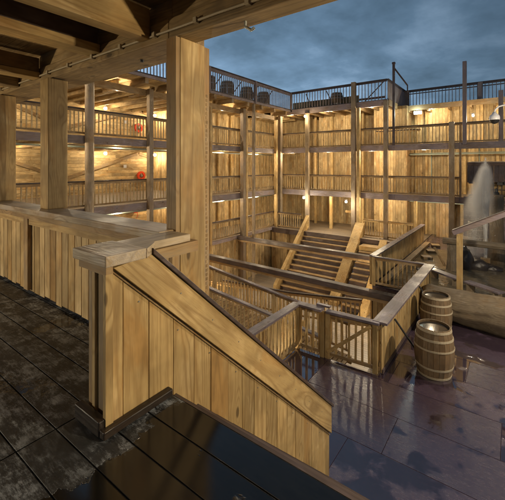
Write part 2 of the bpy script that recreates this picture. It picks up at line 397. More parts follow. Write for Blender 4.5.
# upper deck the camera stands on
d = MB().prism([(-12, -6), (5, -6), (5, 1.68), (-2.06, 1.68), (-2.06, 2.0), (-12, 2.0)], 'Z', 2.45, 2.6)
d.build('upper_deck', 'deck', kind='structure')
# pond
MB().prism([(-2.14, 11.3), (9, 11.3), (9, 19.9), (-3.98, 19.9), (-3.98, 12.7), (-2.14, 12.7)], 'Z', .004, .030).build('pond_water', 'water', kind='structure')

# ================================================================== LEFT WING
def lamp(name, label, loc, power, col=(1, .72, .40), warm=True, group='warm lamps under the gallery ceilings', r=.06, drop=.16, size=.07, spot=False):
    t = thing(name, label, 'lamp', loc, group)
    x, y, z = loc
    MB().lathe((x, y, z), [(0, .10), (.07, .10), (.075, .05), (.055, .03), (0, .03)], 12).build('lamp_base', 'white', t, smooth=False)
    prof = [(0, -size)] + [(size * math.sin(a), -size * math.cos(a) * 1.0) for a in (.5, 1.0, 1.5, 2.0, 2.5)] + [(0, size * .9)]
    MB().lathe((x, y, z - .035), prof, 14).build('lamp_glass', 'warm_bulb' if warm else 'white_bulb', t, smooth=True)
    li = bpy.data.lights.new('lamp_light', 'POINT'); li.energy = power; li.color = col; li.shadow_soft_size = r
    lo = bpy.data.objects.new('lamp_light', li); COL.objects.link(lo); lo.parent = t; lo.location = (0, 0, -drop - .03)
    return t

L1, L2, L3 = 2.58, 5.45, 8.10
XF = -13.6                                            # posts of the left wing
YF = 21.3                                             # posts of the back wing
XH = -20.2                                            # rear wall of the left halls
YC = 15.4                                             # from here the left wing is shallow
YB = 24.9
XR_BACK = XF + .1
lw = thing('timber_gallery', 'tall left wing of bright timber galleries with three floors around the sunken court', 'building', (XF, 10, -2.9))
def slab(parent, z, xa, xb, ya, yb, joist_axis, th=.06):
    mb = MB()
    if joist_axis == 'X':
        mb.box(xa, xb, ya, yb, z - th, z)
    else: mb.box(xa, xb, ya, yb, z - th, z)
    mb.build('floor', 'floorwarm', parent)
def ceiling(parent, z, xa, xb, ya, yb):
    mb = MB(); y = ya
    while y < yb - .02:
        w = min(.16, yb - y); mb.box(xa, xb, y, y + w - .006, z - .030, z - .002 - random.uniform(0, .004)); y += w
    mb.build('ceiling_boards', 'wallX', parent)
for z in (L1, L2, L3):
    slab(lw, z, XH, XF + (1.05 if z == L3 else 0.0), -2, YB, 'X')
    ceiling(lw, z - .06, XH + .02, XF + (1.0 if z == L3 else -.1), -2, YB)
    jb = MB(); y = -1.6
    while y < 24:
        jb.box(XH + .02, XF - .12, y, y + .09, z - .30, z - .096)
        y += .85
    jb.build('joist', 'wallX', lw, kind='stuff')
    # edge beam facing the court
    if z < L3:
        bb = MB(); ys = [-2, 4.3, 7.34, 10.35, 14.4, 17.1, YF]
        for a, b in zip(ys[:-1], ys[1:]): bb.box(XF + .06, XF + .16, a + .004, b - .004, z - .32, z - .01)
        bb.build('edge_beam', 'greyY', lw)
slab(lw, 0, XH, XF + .14, 2.3, YB, 'X', .12)
# roof deck cantilever: beam over the posts, outriggers
MB().box(XF - .06, XF + .10, -2, YF, L3 - .62, L3 - .34).build('roof_beam', 'midY', lw)
y = -.8
while y < 21:
    MB().box(XF - 2.2, XF + 1.12, y, y + .17, L3 - .335, L3 - .10).build('outrigger', 'midX', lw)
    y += 1.42
MB().box(XF + 1.06, XF + 1.14, -2, 21.15, L3 - .09, L3 + .03).build('roof_edge_board', 'greyY', lw)
# hall rear wall of horizontal boards with the diagonal braces
mb = MB(); boards(mb, 'Y', XH, .04, -2, YC, 0, L3 - .1, w=.19, horiz=True, jit=.008); mb.build('rear_wall', 'wallY', lw)
MB().box(XH - .16, XH - .06, -2, YB, 0, L3).build('outer_sheathing', 'midY', lw)
MB().box(XH, XR_BACK, YB + .03, YB + .10, -.2, L3 - .32).build('outer_sheathing', 'midX', lw)
mb = MB(); boards(mb, 'X', YC, .05, XH, -16.6, 0, L3 - .1, w=.19); mb.build('end_wall', 'wallZ', lw)
for z in (0, L1, L2):
    for (ya, yb, zb_) in ((14.2, 9.4, .95), (14.25, 15.38, 2.2), (5.2, 8.6, 1.25)):
        MB().bar((XH + .07, ya, z + 2.50), (XH + .07, yb, z + zb_), .05, .17, up=(0, 0, 1)).build('wall_brace', 'midY', lw)
    mb = MB()
    for y in (1.4, 5.15, 8.8): mb.box(XH + .02, XH + .14, y, y + .14, z, z + 2.4)
    mb.build('wall_stud', 'newZ', lw)
    mb = MB()
    boards(mb, 'Y', -16.2, .05, YC, YB, z if z else 0, z + 2.75, w=.17); mb.build('rear_wall', 'wallZ', lw)
    mb = MB()
    for y in (15.45, 16.35, 17.6, 18.9, 20.0): mb.box(-16.15, -16.02, y, y + .14, z, z + 2.5)
    mb.build('wall_stud', 'newZ', lw)
# pit wall of the left wing
mb = MB(); boards(mb, 'Y', XF - .02, .06, 2.3, 21.2, -2.9, -.13, w=.17); mb.build('pit_side_wall', 'wallZ', lw)
mb = MB().box(XF + .145, XF + .22, 2.3, 21.2, -.16, .03); mb.build('floor_edge_board', 'greyY', lw)
# posts
for (y, kind, r, zt) in ((4.3, 'sq', .10, L3 - .62), (7.15, 'rd', .17, L3 - .62), (10.02, 'sq', .11, L3 - .62), (13.6, 'sq', .11, L3 - .62), (16.85, 'sq', .13, L3 - .62), (17.0, 'thin', .075, L3 - .62), (YF - .25, 'sq', .14, L3 - .62)):
    if kind == 'rd':
        pts = [(XF + .30, y + random.uniform(-.01, .01), -2.9 + i * .6) for i in range(18)]
        MB().tube([p for p in pts if p[2] < L3 - .4] + [(XF + .30, y, L3 - .35)], .17, 12, .05).build('round_post', 'postZ', lw, smooth=True)
    else:
        x = XF + .17 + r if kind != 'thin' else XF + 1.0
        MB().box(x - r, x + r, y - r, y + r, -2.9, L3 - (.34 if kind != 'thin' else .1)).build('post', 'postZ', lw, bev=.01)
for y in (13.9, 17.12, 20.55):     # pale stud doubled behind the darker posts
    MB().box(XF + .15, XF + .35, y, y + .16, -2.9, L3 - .62).build('post', 'newZ', lw)
# pipes under the floors
for z in (L1, L2):
    MB().tube([(XF - .35, -2, z - .42), (XF - .35, 21, z - .42)], .035, 8).build('pipe', 'pipe', lw, smooth=True)
    MB().tube([(XF - .55, -2, z - .40), (XF - .55, 21, z - .40)], .022, 8).build('pipe', 'pipe', lw, smooth=True)

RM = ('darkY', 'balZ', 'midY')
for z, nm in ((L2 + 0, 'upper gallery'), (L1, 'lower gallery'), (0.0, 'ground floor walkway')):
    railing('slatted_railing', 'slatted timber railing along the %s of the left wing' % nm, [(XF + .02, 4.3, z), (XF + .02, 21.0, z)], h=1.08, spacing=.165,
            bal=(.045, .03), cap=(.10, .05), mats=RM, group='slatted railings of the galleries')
for z in (L1, L2):     # infill boards low behind balusters
    pass
# roof parapet left: dark balusters against the sky
def parapet(label, pts, mats, spacing, lim=100, brace=None, h=1.28, low=.06):
    t = railing('roof_parapet', label, pts, h=h, spacing=spacing, bal=(.035, .035), cap=(.12, .06), mats=mats, group='parapets round the roof terrace', low=low, limit=lim, cat='parapet')
    for a, b in (brace or []): MB().bar(a, b, .04, .05).build('brace', mats[2], t)
    return t
XP = XF + 1.1
br = []
for y in (13.6, 15.3, 16.9, 18.5): br.append(((XP - .05, y + .55, L3 + 1.1), (XP - .55, y - .0, L3 + .05)))
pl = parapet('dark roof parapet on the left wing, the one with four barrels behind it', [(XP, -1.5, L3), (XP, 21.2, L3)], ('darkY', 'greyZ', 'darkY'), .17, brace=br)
for y in (13.0, 16.98, 21.2): MB().box(XP - .02, XP + .12, y - .06, y + .06, L3 - .1, L3 + 1.25).build('newel', 'greyZ', pl)
mb = MB()   # upper slatted board band below the handrail
mb.box(XP + .03, XP + .05, -1.5, 21.1, L3 + 1.02, L3 + 1.20); mb.build('top_board', 'greyY', pl)

# ================================================================== BACK WING
bw = thing('timber_gallery', 'back wing of weathered grey posts and pale board walls behind the wide stairs', 'building', (-8, YF, -2.9))
XR = 9.0
MB().box(XF + .11, XR, YB + .03, YB + .10, -.2, L3 - .32).build('outer_sheathing', 'midX', bw)
for z in (L1, L2):
    xr = XR if z == L2 else -2.05
    slab(bw, z, XF + .2, xr, YF, YB, 'Y'); ceiling(bw, z - .06, XF + .2, xr, YF + .1, YB)
    bb = MB(); xs = [XF + .2, -11.1, -7.9, -5.55, -2.3] + ([2, 6, 9] if z == L2 else [-1.9])
    for a, b in zip(xs[:-1], xs[1:]): bb.box(a + .004, b - .004, YF - .14, YF - .03, z - .30, z + .04)
    bb.build('edge_beam', 'greyX', bw)
slab(bw, 0, XF + .2, -4.1, YF - 1.05, YB, 'Y', .22)
# roof: front part to x=-5.95, set back beyond
mb = MB().box(XF + .2, -5.95, YF - .05, YB + 1, L3 - .06, L3).box(-5.94, XR, YB + .5, YB + 6, L3 - .06, L3); mb.build('roof_deck', 'roofgrey', bw)
ceiling(bw, L3 - .06, XF + .2, -5.95, YF - .05, YB + .6); ceiling(bw, L3 - .22, -5.94, XR, YB - 1.7, YB + 3)
bb = MB(); xs = [XF + .2, -11.1, -7.9, -5.97]
for a, b in zip(xs[:-1], xs[1:]): bb.box(a + .004, b - .004, YF - .16, YF - .05, L3 - .30, L3 + .06)
bb.build('roof_edge_beam', 'greyX', bw)
MB().box(-5.94, -5.84, YF - .1, YB + .5, L3 - .30, L3 + .06).build('roof_edge_beam', 'midY', bw)
MB().box(-5.8, XR, YB - 1.72, YB - 1.60, L3 - .42, L3 - .12).build('roof_edge_beam', 'midX', bw)
MB().box(-5.8, XR, YB + .38, YB + .5, L3 - .30, L3 + .06).build('roof_edge_beam', 'midX', bw)
for i in range(9):
    x = -13.0 + i * .85
    MB().box(x, x + .10, YF, YB + .5, L3 - .29, L3 - .095).build('joist', 'midY', bw)
for i in range(8):
    x = -5.3 + i * 1.1
    MB().box(x, x + .10, YF + 1.9, YB + .3, L3 - .50, L3 - .27).build('joist', 'midY', bw)
# walls: pale board fields at two depths per level
def bwall(xa, xb, y, z0, z1, mat='wallZ'):
    mb = MB(); boards(mb, 'X', y, .05, xa, xb, z0, z1, w=.17); mb.build('board_wall', mat, bw)
for z0, z1 in ((0, L1 - .1), (L1, L2 - .1), (L2, L3 - .1)):
    bwall(-16.2, -8.2, YB - .1, z0, z1)
    if z0 > 0:
        bwall(-11.6, -9.2, YB - 1.1, z0, z1)
        MB().box(-9.25, -9.13, YB - 1.1, YB - .1, z0, z1).build('wall_return', 'wallZ', bw)
    mb = MB()
    for x in (-12.7, -11.9, -10.6, -9.0, -8.35): mb.box(x, x + .15, YB - 1.25, YB - 1.12, z0, z1)
    mb.build('wall_stud', 'newZ', bw)
    bwall(-8.2, -7.3, YB - .15, z0, z1, 'midZ')
    bwall(-7.3, -5.35, YB - 1.9, z0, z1)
    MB().box(-7.3, -7.24, YB - 1.88, YB - .1, z0, z1).build('wall_return', 'wallY', bw)
    MB().box(-5.35, -5.29, YB - 1.88, YB - .6, z0, z1).build('wall_return', 'midY', bw)
    bwall(-5.3, -2.6, YB - .7, z0, z1)
    mb = MB()
    for x in (-5.05, -4.45, -3.2): mb.box(x, x + .13, YB - .86, YB - .73, z0, z1)
    mb.build('wall_stud', 'newZ', bw)
    bwall(-2.6, XR, YB - .6, z0, z1)
bwall(-3.75, -2.85, YB - 1.4, 0, L1 - .12, 'midZ')
mb = MB()
for x in (-2.4, -1.55, -.8, .4): mb.box(x, x + .13, YB - .78, YB - .63, L1, L3 - .2)
mb.build('wall_stud', 'newZ', bw)
# posts of the front line
POSTS = [(-11.1, .115, 0, L3 - .3, 'post'), (-7.9, .13, -.4, L3 + 1.3, 'post'), (-5.98, .12, -.6, L3 - .02, 'post'), (-2.62, .125, 0, L2 + 1.12, 'post')]
for x, r, z0, z1, mt in POSTS:
    MB().box(x - r, x + r, YF - .16 - 2 * r, YF - .17, z0 if z0 == 0 else -.3, z1).build('post', mt + 'Z', bw, bev=.012)
MB().box(-7.68, -7.50, YF - .40, YF - .20, -.3, L3 - .3).build('post', 'newZ', bw, bev=.01)
MB().box(-2.13, -1.95, YF - .35, YF - .17, L2 - .1, 9.65).build('post', 'greyZ', bw, bev=.01)
MB().box(-2.32, -2.22, YF + .06, YF + .16, L1 - .1, L2 + 1.1).build('post', 'postZ', bw)
MB().box(-1.75, -1.50, YB + .1, YB + .35, L3 - .3, L3 + 1.2).build('post', 'greyZ', bw)
MB().box(-4.6, -4.44, YF + .3, YF + .46, 0, L1 - .1).build('post', 'newZ', bw)
MB().box(-.62, -.42, YF - .12, YF + .06, L2, L3 - .1).build('post', 'greyZ', bw)
for x in (-10.05, -8.45):
    MB().box(x, x + .17, YF + .9, YF + 1.07, 0, L1 - .1).build('post', 'newZ', bw)
MB().box(-9.0, -8.3, YF + 1.1, YF + 1.16, 1.15, 1.3).build('half_rail', 'newX', bw)
for z in (L1, L2):
    MB().tube([(-5.2, YF + 1.9, z - .50), (XR, YF + 1.9, z - .50)], .035, 8).build('pipe', 'pipe', bw, smooth=True)
    MB().tube([(-5.2, YF + 2.1, z - .42), (XR, YF + 2.1, z - .42)], .02, 8).build('pipe', 'pipe', bw, smooth=True)
for x in (-4.1, -1.6):
    MB().tube([(x, YB - .85, L1), (x, YB - .85, L2 - .1)], .03, 8).build('pipe', 'pipe', bw, smooth=True)
RMX = ('darkX', 'balZ', 'midX')
for z, nm, xa, xb in ((L2, 'upper gallery', XF + .2, 3.0), (L1, 'lower gallery', XF + .2, -2.3)):
    railing('slatted_railing', 'slatted timber railing along the %s of the back wing' % nm, [(xa, YF, z), (xb, YF, z)], h=1.10, spacing=.17, bal=(.04, .03),
            cap=(.10, .05), mats=RMX, group='slatted railings of the galleries')
railing('slatted_railing', 'short low railing at ground level left of the wide stairs', [(XF + .3, YF - .6, 0), (-11.4, YF - .6, 0)], h=1.05, spacing=.17, bal=(.04, .03), cap=(.10, .05), mats=RMX)
railing('slatted_railing', 'pale ground level railing in front of the back wall, right of the narrow stairs', [(-7.3, YF - .3, 0), (-4.5, YF - .3, 0)], h=1.05, spacing=.15, bal=(.04, .03), cap=(.08, .05), mats=('midX', 'newZ', 'newX'))
# inner railing seen on the upper gallery
railing('slatted_railing', 'short inner railing with a diagonal brace on the upper gallery', [(-7.0, YF + 1.1, L2), (-4.4, YF + 1.1, L2)], h=1.0, spacing=.15, bal=(.04, .03), cap=(.08, .05), mats=('darkX', 'newZ', 'newX'))
pb = parapet('dark roof parapet over the middle of the back wing with one barrel behind it', [(XP, YF - .1, L3), (-5.97, YF - .1, L3)], ('darkX', 'greyZ', 'darkX'), .20,
             brace=[((-7.3, YF, L3 + .12), (-6.2, YF, L3 + 1.15)), ((-11.0, YF + .1, L3 + .1), (-11.4, YF + .1, L3 + 1.1)), ((-9.4, YF + .1, L3 + .1), (-9.9, YF + .1, L3 + 1.1))])
MB().box(-7.7, -6.1, YF - .05, YF + .0, L3 + .18, L3 + .30).build('low_board', 'darkX', pb)
ps = railing('roof_parapet', 'boarded side parapet where the roof terrace steps back', [(-5.93, YF - .1, L3), (-5.93, YB + .42, L3)], h=1.28, spacing=.105, bal=(.10, .02), cap=(.12, .06),
             mats=('darkY', 'greyZ', 'darkY'), group='parapets round the roof terrace', cat='parapet')
pr_ = parapet('long roof parapet on the right, set back above the lit eaves', [(-5.9, YB + .45, L3), (5, YB + .45, L3)], ('darkX', 'greyZ', 'darkX'), .19)
mb = MB(); mb.box(-5.7, 5, YB + .47, YB + .49, L3 + .98, L3 + 1.04); mb.build('middle_rail', 'darkX', pr_)
MB().box(-5.95, -5.65, YB + .25, YB + .42, L3 - .2, L3 + 1.25).build('newel', 'greyZ', pr_)
# things on the roof
mb = MB(); boards(mb, 'X', YF + .9, .05, -12.9, -8.0, L3, L3 + .72, w=.2); mb.build('board_face', 'midZ', None)
ob = bpy.data.objects[-1] if False else None
for o in list(bpy.data.objects):
    if o.name == 'board_face': o.name = 'roof_planter'; tag(o, 'low boarded wall on the roof terrace behind the lone barrel', 'planter')
mb = MB(); mb.box(-8.7, -8.55, YF + .7, YF + .85, L3, L3 + .95)
gt = thing('wind_pole', 'thin dark pole with a slanting arm above the roof terrace corner', 'pole', (-5.5, YF - .2, L2))
MB().box(-5.62, -5.50, YF - .28, YF - .16, L2, 10.15).build('pole', 'darkZ', gt)
MB().bar((-5.56, YF - .22, 9.95), (-5.0, YF + .6, 8.98), .06, .06).build('arm', 'darkX', gt)
MB().box(-5.03, -4.97, YF + .57, YF + .63, 8.6, 9.0).build('drop_bar', 'darkZ', gt)
MB().box(-5.64, -5.48, YF - .30, YF - .14, 10.14, 10.24).build('pole_cap', 'darkX', gt)

# stairs of the back wing
def flight(name, label, x0, x1, ytop, ztop, ybot, zbot, n, mat='midX', gap=.03, thick=.05, cat='stairs'):
    t = thing(name, label, cat, (x0, ytop, zbot))
    rise = (ztop - zbot) / n; run = (ytop - ybot) / n
    src = None
    for i in range(n):
        yb = ytop - run * i; z = ztop - rise * (i + 1)
        if src is None:
            o = MB().box(x0 + gap, x1 - gap, ytop - abs(run) * 1.05 if run > 0 else ytop, ytop if run > 0 else ytop + abs(run) * 1.05, ztop - rise - thick, ztop - rise).build('tread', mat, t); src = o
        else:
            o = src.copy(); COL.objects.link(o); o.parent = t
            o.location = (0, -run * i, -rise * i)
    mb = MB()
    for i in range(n):
        y = ytop - run * (i + 1) + (.02 if run > 0 else -.02); z = ztop - rise * (i + 1)
        mb.box(x0 + gap, x1 - gap, y, y + .02, z - rise + .005, z - thick - .002)
    mb.build('riser', 'darkX', t)
    return t, rise, run
def stringer(t, x0, x1, ya, za, yb, zb, up, dn, mat, name='stringer'):
    MB().prism([(ya, za + up), (yb, zb + up), (yb, zb - dn), (ya, za - dn)], 'X', x0, x1).build(name, mat, t, bev=.006)
t, _, _ = flight('wide_staircase', 'wide dark-treaded staircase between two pale stringers going down to the sunken court', -10.9, -7.75, 20.25, 0, 17.0, -2.9, 12)
stringer(t, -11.12, -10.9, 20.9, .62, 16.9, -2.95, .35, .35, 'newY')
stringer(t, -7.75, -7.2, 20.9, .62, 16.9, -2.95, .20, .5, 'newY')
t, _, _ = flight('narrow_staircase', 'narrow dark staircase in pale side sheets to the right of the wide stairs', -6.95, -6.0, 19.4, -.25, 16.4, -2.9, 11)
stringer(t, -5.98, -5.6, 19.9, .05, 16.2, -3.2, .10, .6, 'newY')
mb = MB(); mb.box(-7.0, -4.2, 19.45, 20.2, -.45, -.25); mb.build('landing', 'midX', t)
mb = MB(); mb.box(-7.0, -4.15, 19.40, 19.44, -.75, -.24); mb.build('landing_fascia', 'newX', t)
boardwall = MB(); boards(boardwall, 'X', 20.3, .05, XF + .1, -11.12, -2.9, -.23); boardwall.build('pit_back_wall', 'wallZ', bw)
mb = MB(); boards(mb, 'X', 19.5, .05, -5.3, -4.1, -2.9, -.76); mb.build('pit_back_wall', 'wallZ', bw)
MB().box(XF + .2, -4.1, YF - 1.12, YF - 1.06, -.30, .02).build('landing_edge', 'darkX', bw)

# ================================================================== PIT: beams, ramps, railings
def big_beam(label, y, xa, xb, za, zb):
    t = thing('spanning_beam', label, 'beam', (xa, y, za), 'heavy beams spanning the sunken court')
    MB().bar((xa, y, za - .10), (xb, y, zb - .10), .30, .20).build('beam_top', 'darkX', t, bev=.02)
    MB().bar((xa, y, za - .26), (xb, y, zb - .26), .16, .12).build('beam_web', 'midX', t)
    return t
big_beam('farther heavy dark beam spanning the sunken court in front of the wide stairs', 16.45, -13.3, -4.1, .04, .04)
big_beam('nearer heavy dark beam spanning the sunken court above the ramps', 12.05, -13.3, -2.9, .08, -.02)
RP = ('capX', 'balZ', 'midX')
rt = thing('ramp', 'sloping boardwalk ramp between two purple-grey handrails down in the sunken court', 'ramp', (-10, 10, -2.9))
mb = MB(); 
for i in range(60):
    x = -12.6 + i * .14; z = -.95 - (x + 12.6) * .115
    mb.box(x, x + .13, 9.5, 11.0, z - .04, z)
mb.build('ramp_boards', 'midY', rt)
for y in (9.52, 10.98): MB().bar((-12.6, y, -1.10), (-4.2, y, -2.06), .05, .2).build('ramp_joist', 'newX', rt)
for x in (-11, -8.5, -6): MB().box(x, x + .12, 10.9, 11.02, -2.9, -1.2).build('ramp_post', 'newZ', rt)
railing('ramp_railing', 'upper of the two slatted ramp railings, starting beside the big post', [(-12.6, 11.0, -.87), (-4.3, 11.0, -1.86)], h=1.06, spacing=.17, bal=(.04, .035), cap=(.14, .05), mats=RP,
        posts=[(-10.2, 11.0, -1.2), (-7.2, 11.0, -1.55)], group='slatted railings of the ramps')
railing('ramp_railing', 'lower slatted ramp railing partly hidden by the boarded stair side', [(-12.6, 9.5, -.95), (-4.3, 9.5, -1.85)], h=1.06, spacing=.17, bal=(.04, .035), cap=(.15, .05), mats=RP,
        posts=[(-9.0, 9.5, -1.4)], group='slatted railings of the ramps')
railing('ramp_railing', 'far ramp railing with a dark curved handrail below the nearer spanning beam', [(-11.5, 12.9, -2.35), (-9.5, 12.8, -2.2), (-7.5, 12.6, -2.02), (-4.4, 12.5, -1.60)], h=1.03, spacing=.17, bal=(.04, .035), cap=(.09, .06), mats=('darkX', 'newZ', 'midX'),
        posts=[(-6.0, 12.55, -1.8)], group='slatted railings of the ramps')
railing('ramp_railing', 'lowest pale railing deep in the sunken court near its left wall', [(-12.9, 13.5, -2.9), (-8.5, 14.6, -2.9)], h=1.05, spacing=.19, bal=(.04, .035), cap=(.08, .05), mats=('midX', 'newZ', 'newX'), group='slatted railings of the ramps')
t = thing('plank_ramp', 'pale plank ramp seen through the near railing beside the corner', 'ramp', (-2.8, 8, -2.9))
for i in range(8):
    x0 = -3.9 + i * .21
    MB().hexa([(x0, 7.5, -.62), (x0 + .195, 7.5, -.62), (x0 + .195, 10.6, -2.3), (x0, 10.6, -2.3), (x0, 7.5, -.57), (x0 + .195, 7.5, -.57), (x0 + .195, 10.6, -2.25), (x0, 10.6, -2.25)]).build('plank', 'newY', t)

# ================================================================== NEAR RAILING ROUND THE PIT (court level)
XR1 = -4.06
nr = railing('pit_railing', 'slatted railing with wide wet cap turning two corners around the near end of the pit', [(XR1, 3.6, 0), (XR1, 7.2, 0), (-3.42, 7.2, 0)],
             h=1.06, spacing=.145, bal=(.045, .045), cap=(.20, .05), mats=('capY', 'newZ', 'midX'), posts=[(-3.42, 7.2, 0), (XR1, 7.2, 0)], group='railings around the pit')
MB().bar((-3.62, 7.34, 1.085), (-3.30, 7.34, 1.085), .09, .04).build('cap_block', 'capX', nr)
gr = railing('pit_gate', 'slatted gate with a diagonal brace between the near railing and the corner post', [(-3.33, 7.22, 0), (-2.2, 7.30, 0)], h=1.05, spacing=.15, bal=(.04, .04), cap=(.15, .05),
             mats=('capX', 'newZ', 'midX'), posts=[(-3.30, 7.22, 0), (-2.28, 7.28, 0)], group='railings around the pit', cat='gate')
MB().bar((-3.28, 7.16, .16), (-2.36, 7.22, .95), .03, .07).build('gate_brace', 'newX', gr)
def board_fence(label, pa, pb, h, capw, mats, w=.13, inner=None, posts=0):
    t = thing('boarded_fence', label, 'fence', pa, 'boarded fences around the pit')
    a, b = Vector(pa), Vector(pb); d = b - a; L = d.length; dn = d / L; sd = Vector((dn.y, -dn.x, 0))
    mb = MB(); s = 0
    while s < L - .02:
        ww = min(w * random.uniform(.9, 1.1), L - s); c0 = a + dn * (s + ww / 2 - .003) + sd * (.03 + random.uniform(0, .006))
        mb.bar(c0 + Vector((0, 0, .02)), c0 + Vector((0, 0, h - .052)), ww - .010, .022, up=sd); s += ww
    mb.build('fence_boards', mats[1], t)
    MB().bar(a + Vector((0, 0, h - .025)), b + Vector((0, 0, h - .025)), capw, .05).build('cap_rail', mats[0], t, bev=.005)
    for z in (.18, h - .12): MB().bar(a + Vector((0, 0, z)), b + Vector((0, 0, z)), .035, .08).build('fence_rail', mats[2], t)
    n = int(L / 1.8)
    for i in range(n + 1):
        p = a + dn * min(L - .06, .06 + i * (L - .12) / max(n, 1)) - sd * .07
        MB().box(p.x - .045, p.x + .045, p.y - .045, p.y + .045, 0, h - .055).build('fence_post', mats[1], t)
    MB().bar(a + sd * .055 + Vector((0, 0, .05)), b + sd * .055 + Vector((0, 0, .05)), .03, .08).build('skirting', 'darkY', t)
    return t
f1 = board_fence('boarded fence with a wide wet cap beside the two near barrels', (-2.2, 7.30, 0), (-2.2, 12.58, 0), 1.058, .30, ('capY', 'newZ', 'midY'))
for (ya, za, xb, yb, zb) in ((8.2, .82, -1.62, 8.42, .0), (10.75, .85, -1.7, 11.0, 0.0)):
    MB().tube([(-2.14, ya, za), (xb, yb, zb)], .022, 8).build('stay_bar', 'black', f1)
railing('pit_railing', 'thin railing with slim balusters closing the far side of the near pit opening', [(-4.05, 12.58, 0), (-2.28, 12.58, 0)], h=1.05, spacing=.135, bal=(.03, .03), cap=(.09, .04), mats=('capX', 'newZ', 'midX'),
        posts=[(-4.0, 12.58, 0)], group='railings around the pit')
f2 = board_fence('long boarded fence with a brown cap between the pit and the pond', (-4.05, 12.62, 0), (-4.0, 21.0, 0), 1.057, .24, ('capY', 'newZ', 'midY'))
kb = MB().box(-3.86, -3.6, 12.8, 20.8, .03, .16); tag(kb.build('edging_beam', 'midY', None, bev=.02), 'low timber kerb at the pond foot of the long boarded fence', 'edging')

# ================================================================== OUR GALLERY (camera side)
ng = thing('camera_gallery', 'roof over the near gallery: heavy joists, board ceiling and edge beam on square posts', 'building', (-2.3, 2, 2.6))
MB().box(-12, -2.38, 1.98, 2.42, 5.34, 5.52).build('edge_beam', 'oldbeamX', ng, bev=.01)  # oldbeam: darker brown carries the shade under the roof
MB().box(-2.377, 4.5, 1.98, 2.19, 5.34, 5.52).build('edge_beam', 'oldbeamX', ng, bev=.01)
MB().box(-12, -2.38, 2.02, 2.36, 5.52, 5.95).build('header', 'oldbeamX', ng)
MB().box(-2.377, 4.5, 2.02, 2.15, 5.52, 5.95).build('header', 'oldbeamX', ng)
def nj(x, z0, z1, w=.12, mat='newY', y0=-4, y1=1.97):
    MB().box(x - w, x, y0, y1, z0, z1).build('joist', mat, ng, bev=.006)
nj(-2.62, 5.39, 5.66, .14, 'newY'); nj(-3.49, 5.52, 5.70, .16, 'darkY'); nj(-3.45, 5.43, 5.515, .22, 'newY'); nj(-4.90, 5.46, 5.64, .14, 'oldbeamY'); nj(-4.88, 5.38, 5.455, .2, 'newY'); nj(-5.55, 5.36, 5.60, .14, 'oldbeamY'); nj(-6.6, 5.38, 5.6, .14, 'oldbeamY')  # oldbeam joists: darker brown carries the shade under the roof
nj(-1.0, 5.40, 5.66, .16); nj(.6, 5.40, 5.66, .16); nj(2.2, 5.4, 5.66, .16); nj(-8.0, 5.4, 5.6, .14)
mb = MB(); y = -4
while y < 2.0:
    mb.box(-12, 4.5, y, y + .135, 5.70, 5.725 + random.uniform(0, .004)); y += .14
mb.build('ceiling_boards', 'oldbeamX', ng)  # oldbeam: darker brown carries the shade under the roof
# slanting boards of the upper floor seen between joists
# posts
def npost(x0, x1, y0, y1, z0, z1, mat='newZ'):
    return MB().box(x0, x1, y0, y1, z0, z1).build('post', mat, ng, bev=.012)
npost(-4.76, -4.54, 1.92, 2.16, 3.72, 5.33, 'newZ')
npost(-6.44, -6.20, 1.92, 2.16, 3.72, 5.33, 'newZ')
mp_ = MB().box(-2.36, -2.25, 2.00, 2.29, 0, 5.34).build('post', 'newZ', ng, bev=.006)
MB().box(-2.375, -2.255, 1.955, 1.997, 0, 5.335).build('post_trim', 'midZ', ng)
MB().box(-2.40, -2.262, 2.293, 2.36, 0, 5.335).build('post_trim', 'midZ', ng)
mb = MB(); z = 2.6
while z < 4.9:
    mb.box(-2.2615, -2.2585, 2.318, 2.34, z, z + .026); z += .04
mb.build('perforated_strap', 'midZ', ng)
for x in (-9, 1.2, 4.2): npost(x, x + .22, 2.0, 2.22, 0, 5.34)
# cable conduit with clips + hook on beam
cd = MB(); pts = [(-9 + i * .4, 1.962 + random.uniform(-.004, .004), 5.405 + random.uniform(-.004, .004)) for i in range(34)]
cd.tube(pts, .011, 8); cd.build('cable', 'hoop', ng, smooth=True)
x = -8.8
while x < 4: MB().box(x, x + .035, 1.940, 1.978, 5.385, 5.43).build('cable_clip', 'hoop', ng); x += .52
MB().tube([(-1.62, 2.08, 5.34), (-1.62, 2.08, 5.30), (-1.58, 2.10, 5.27), (-1.55, 2.1, 5.28)], .012, 8).build('hook', 'steel', ng)
MB().lathe((-3.06, 2.2, 5.315), [(0, 0), (.016, 0), (.02, .025), (0, .025)], 10).build('hook', 'black', ng)

# half wall along the deck (runs in X, capped), then turns towards the camera
hw = thing('slatted_half_wall', 'slatted half wall with a thick worn cap board carrying the gallery posts', 'half wall', (-2.3, 1.9, 2.6))
MB().box(-12, -2.28, 1.80, 2.11, 3.65, 3.72).build('cap_board', 'bigX', hw, bev=.008)
MB().box(-12, -2.4, 1.84, 1.93, 3.585, 3.648).build('cap_moulding', 'midX', hw)
for xa, xb in ((-12, -8.2), (-8.18, -5.03), (-5.01, -2.5)): MB().box(xa, xb, 1.875, 1.905, 3.50, 3.60).build('top_rail', 'newX', hw)
src = None; x = -12.0; k = 0
while x < -2.45:
    o = MB().box(x, x + .134, 1.912, 1.95, 2.655 - random.uniform(0, .035), 3.60)
    o.build('slat', 'wallZ' if k % 3 else 'newZ', hw); x += .148; k += 1
for x in (-5.1, -8.3): MB().box(x, x + .12, 1.862, 1.91, 2.66, 3.60).build('slat_post', 'midZ', hw)
MB().box(-12, -2.4, 1.952, 1.988, 2.60, 2.70).build('bottom_rail', 'wetX', hw)
mb = MB(); boards(mb, 'X', 1.99, .02, -12, -2.4, 2.45, 3.6, w=.19); mb.build('back_boards', 'midZ', hw)

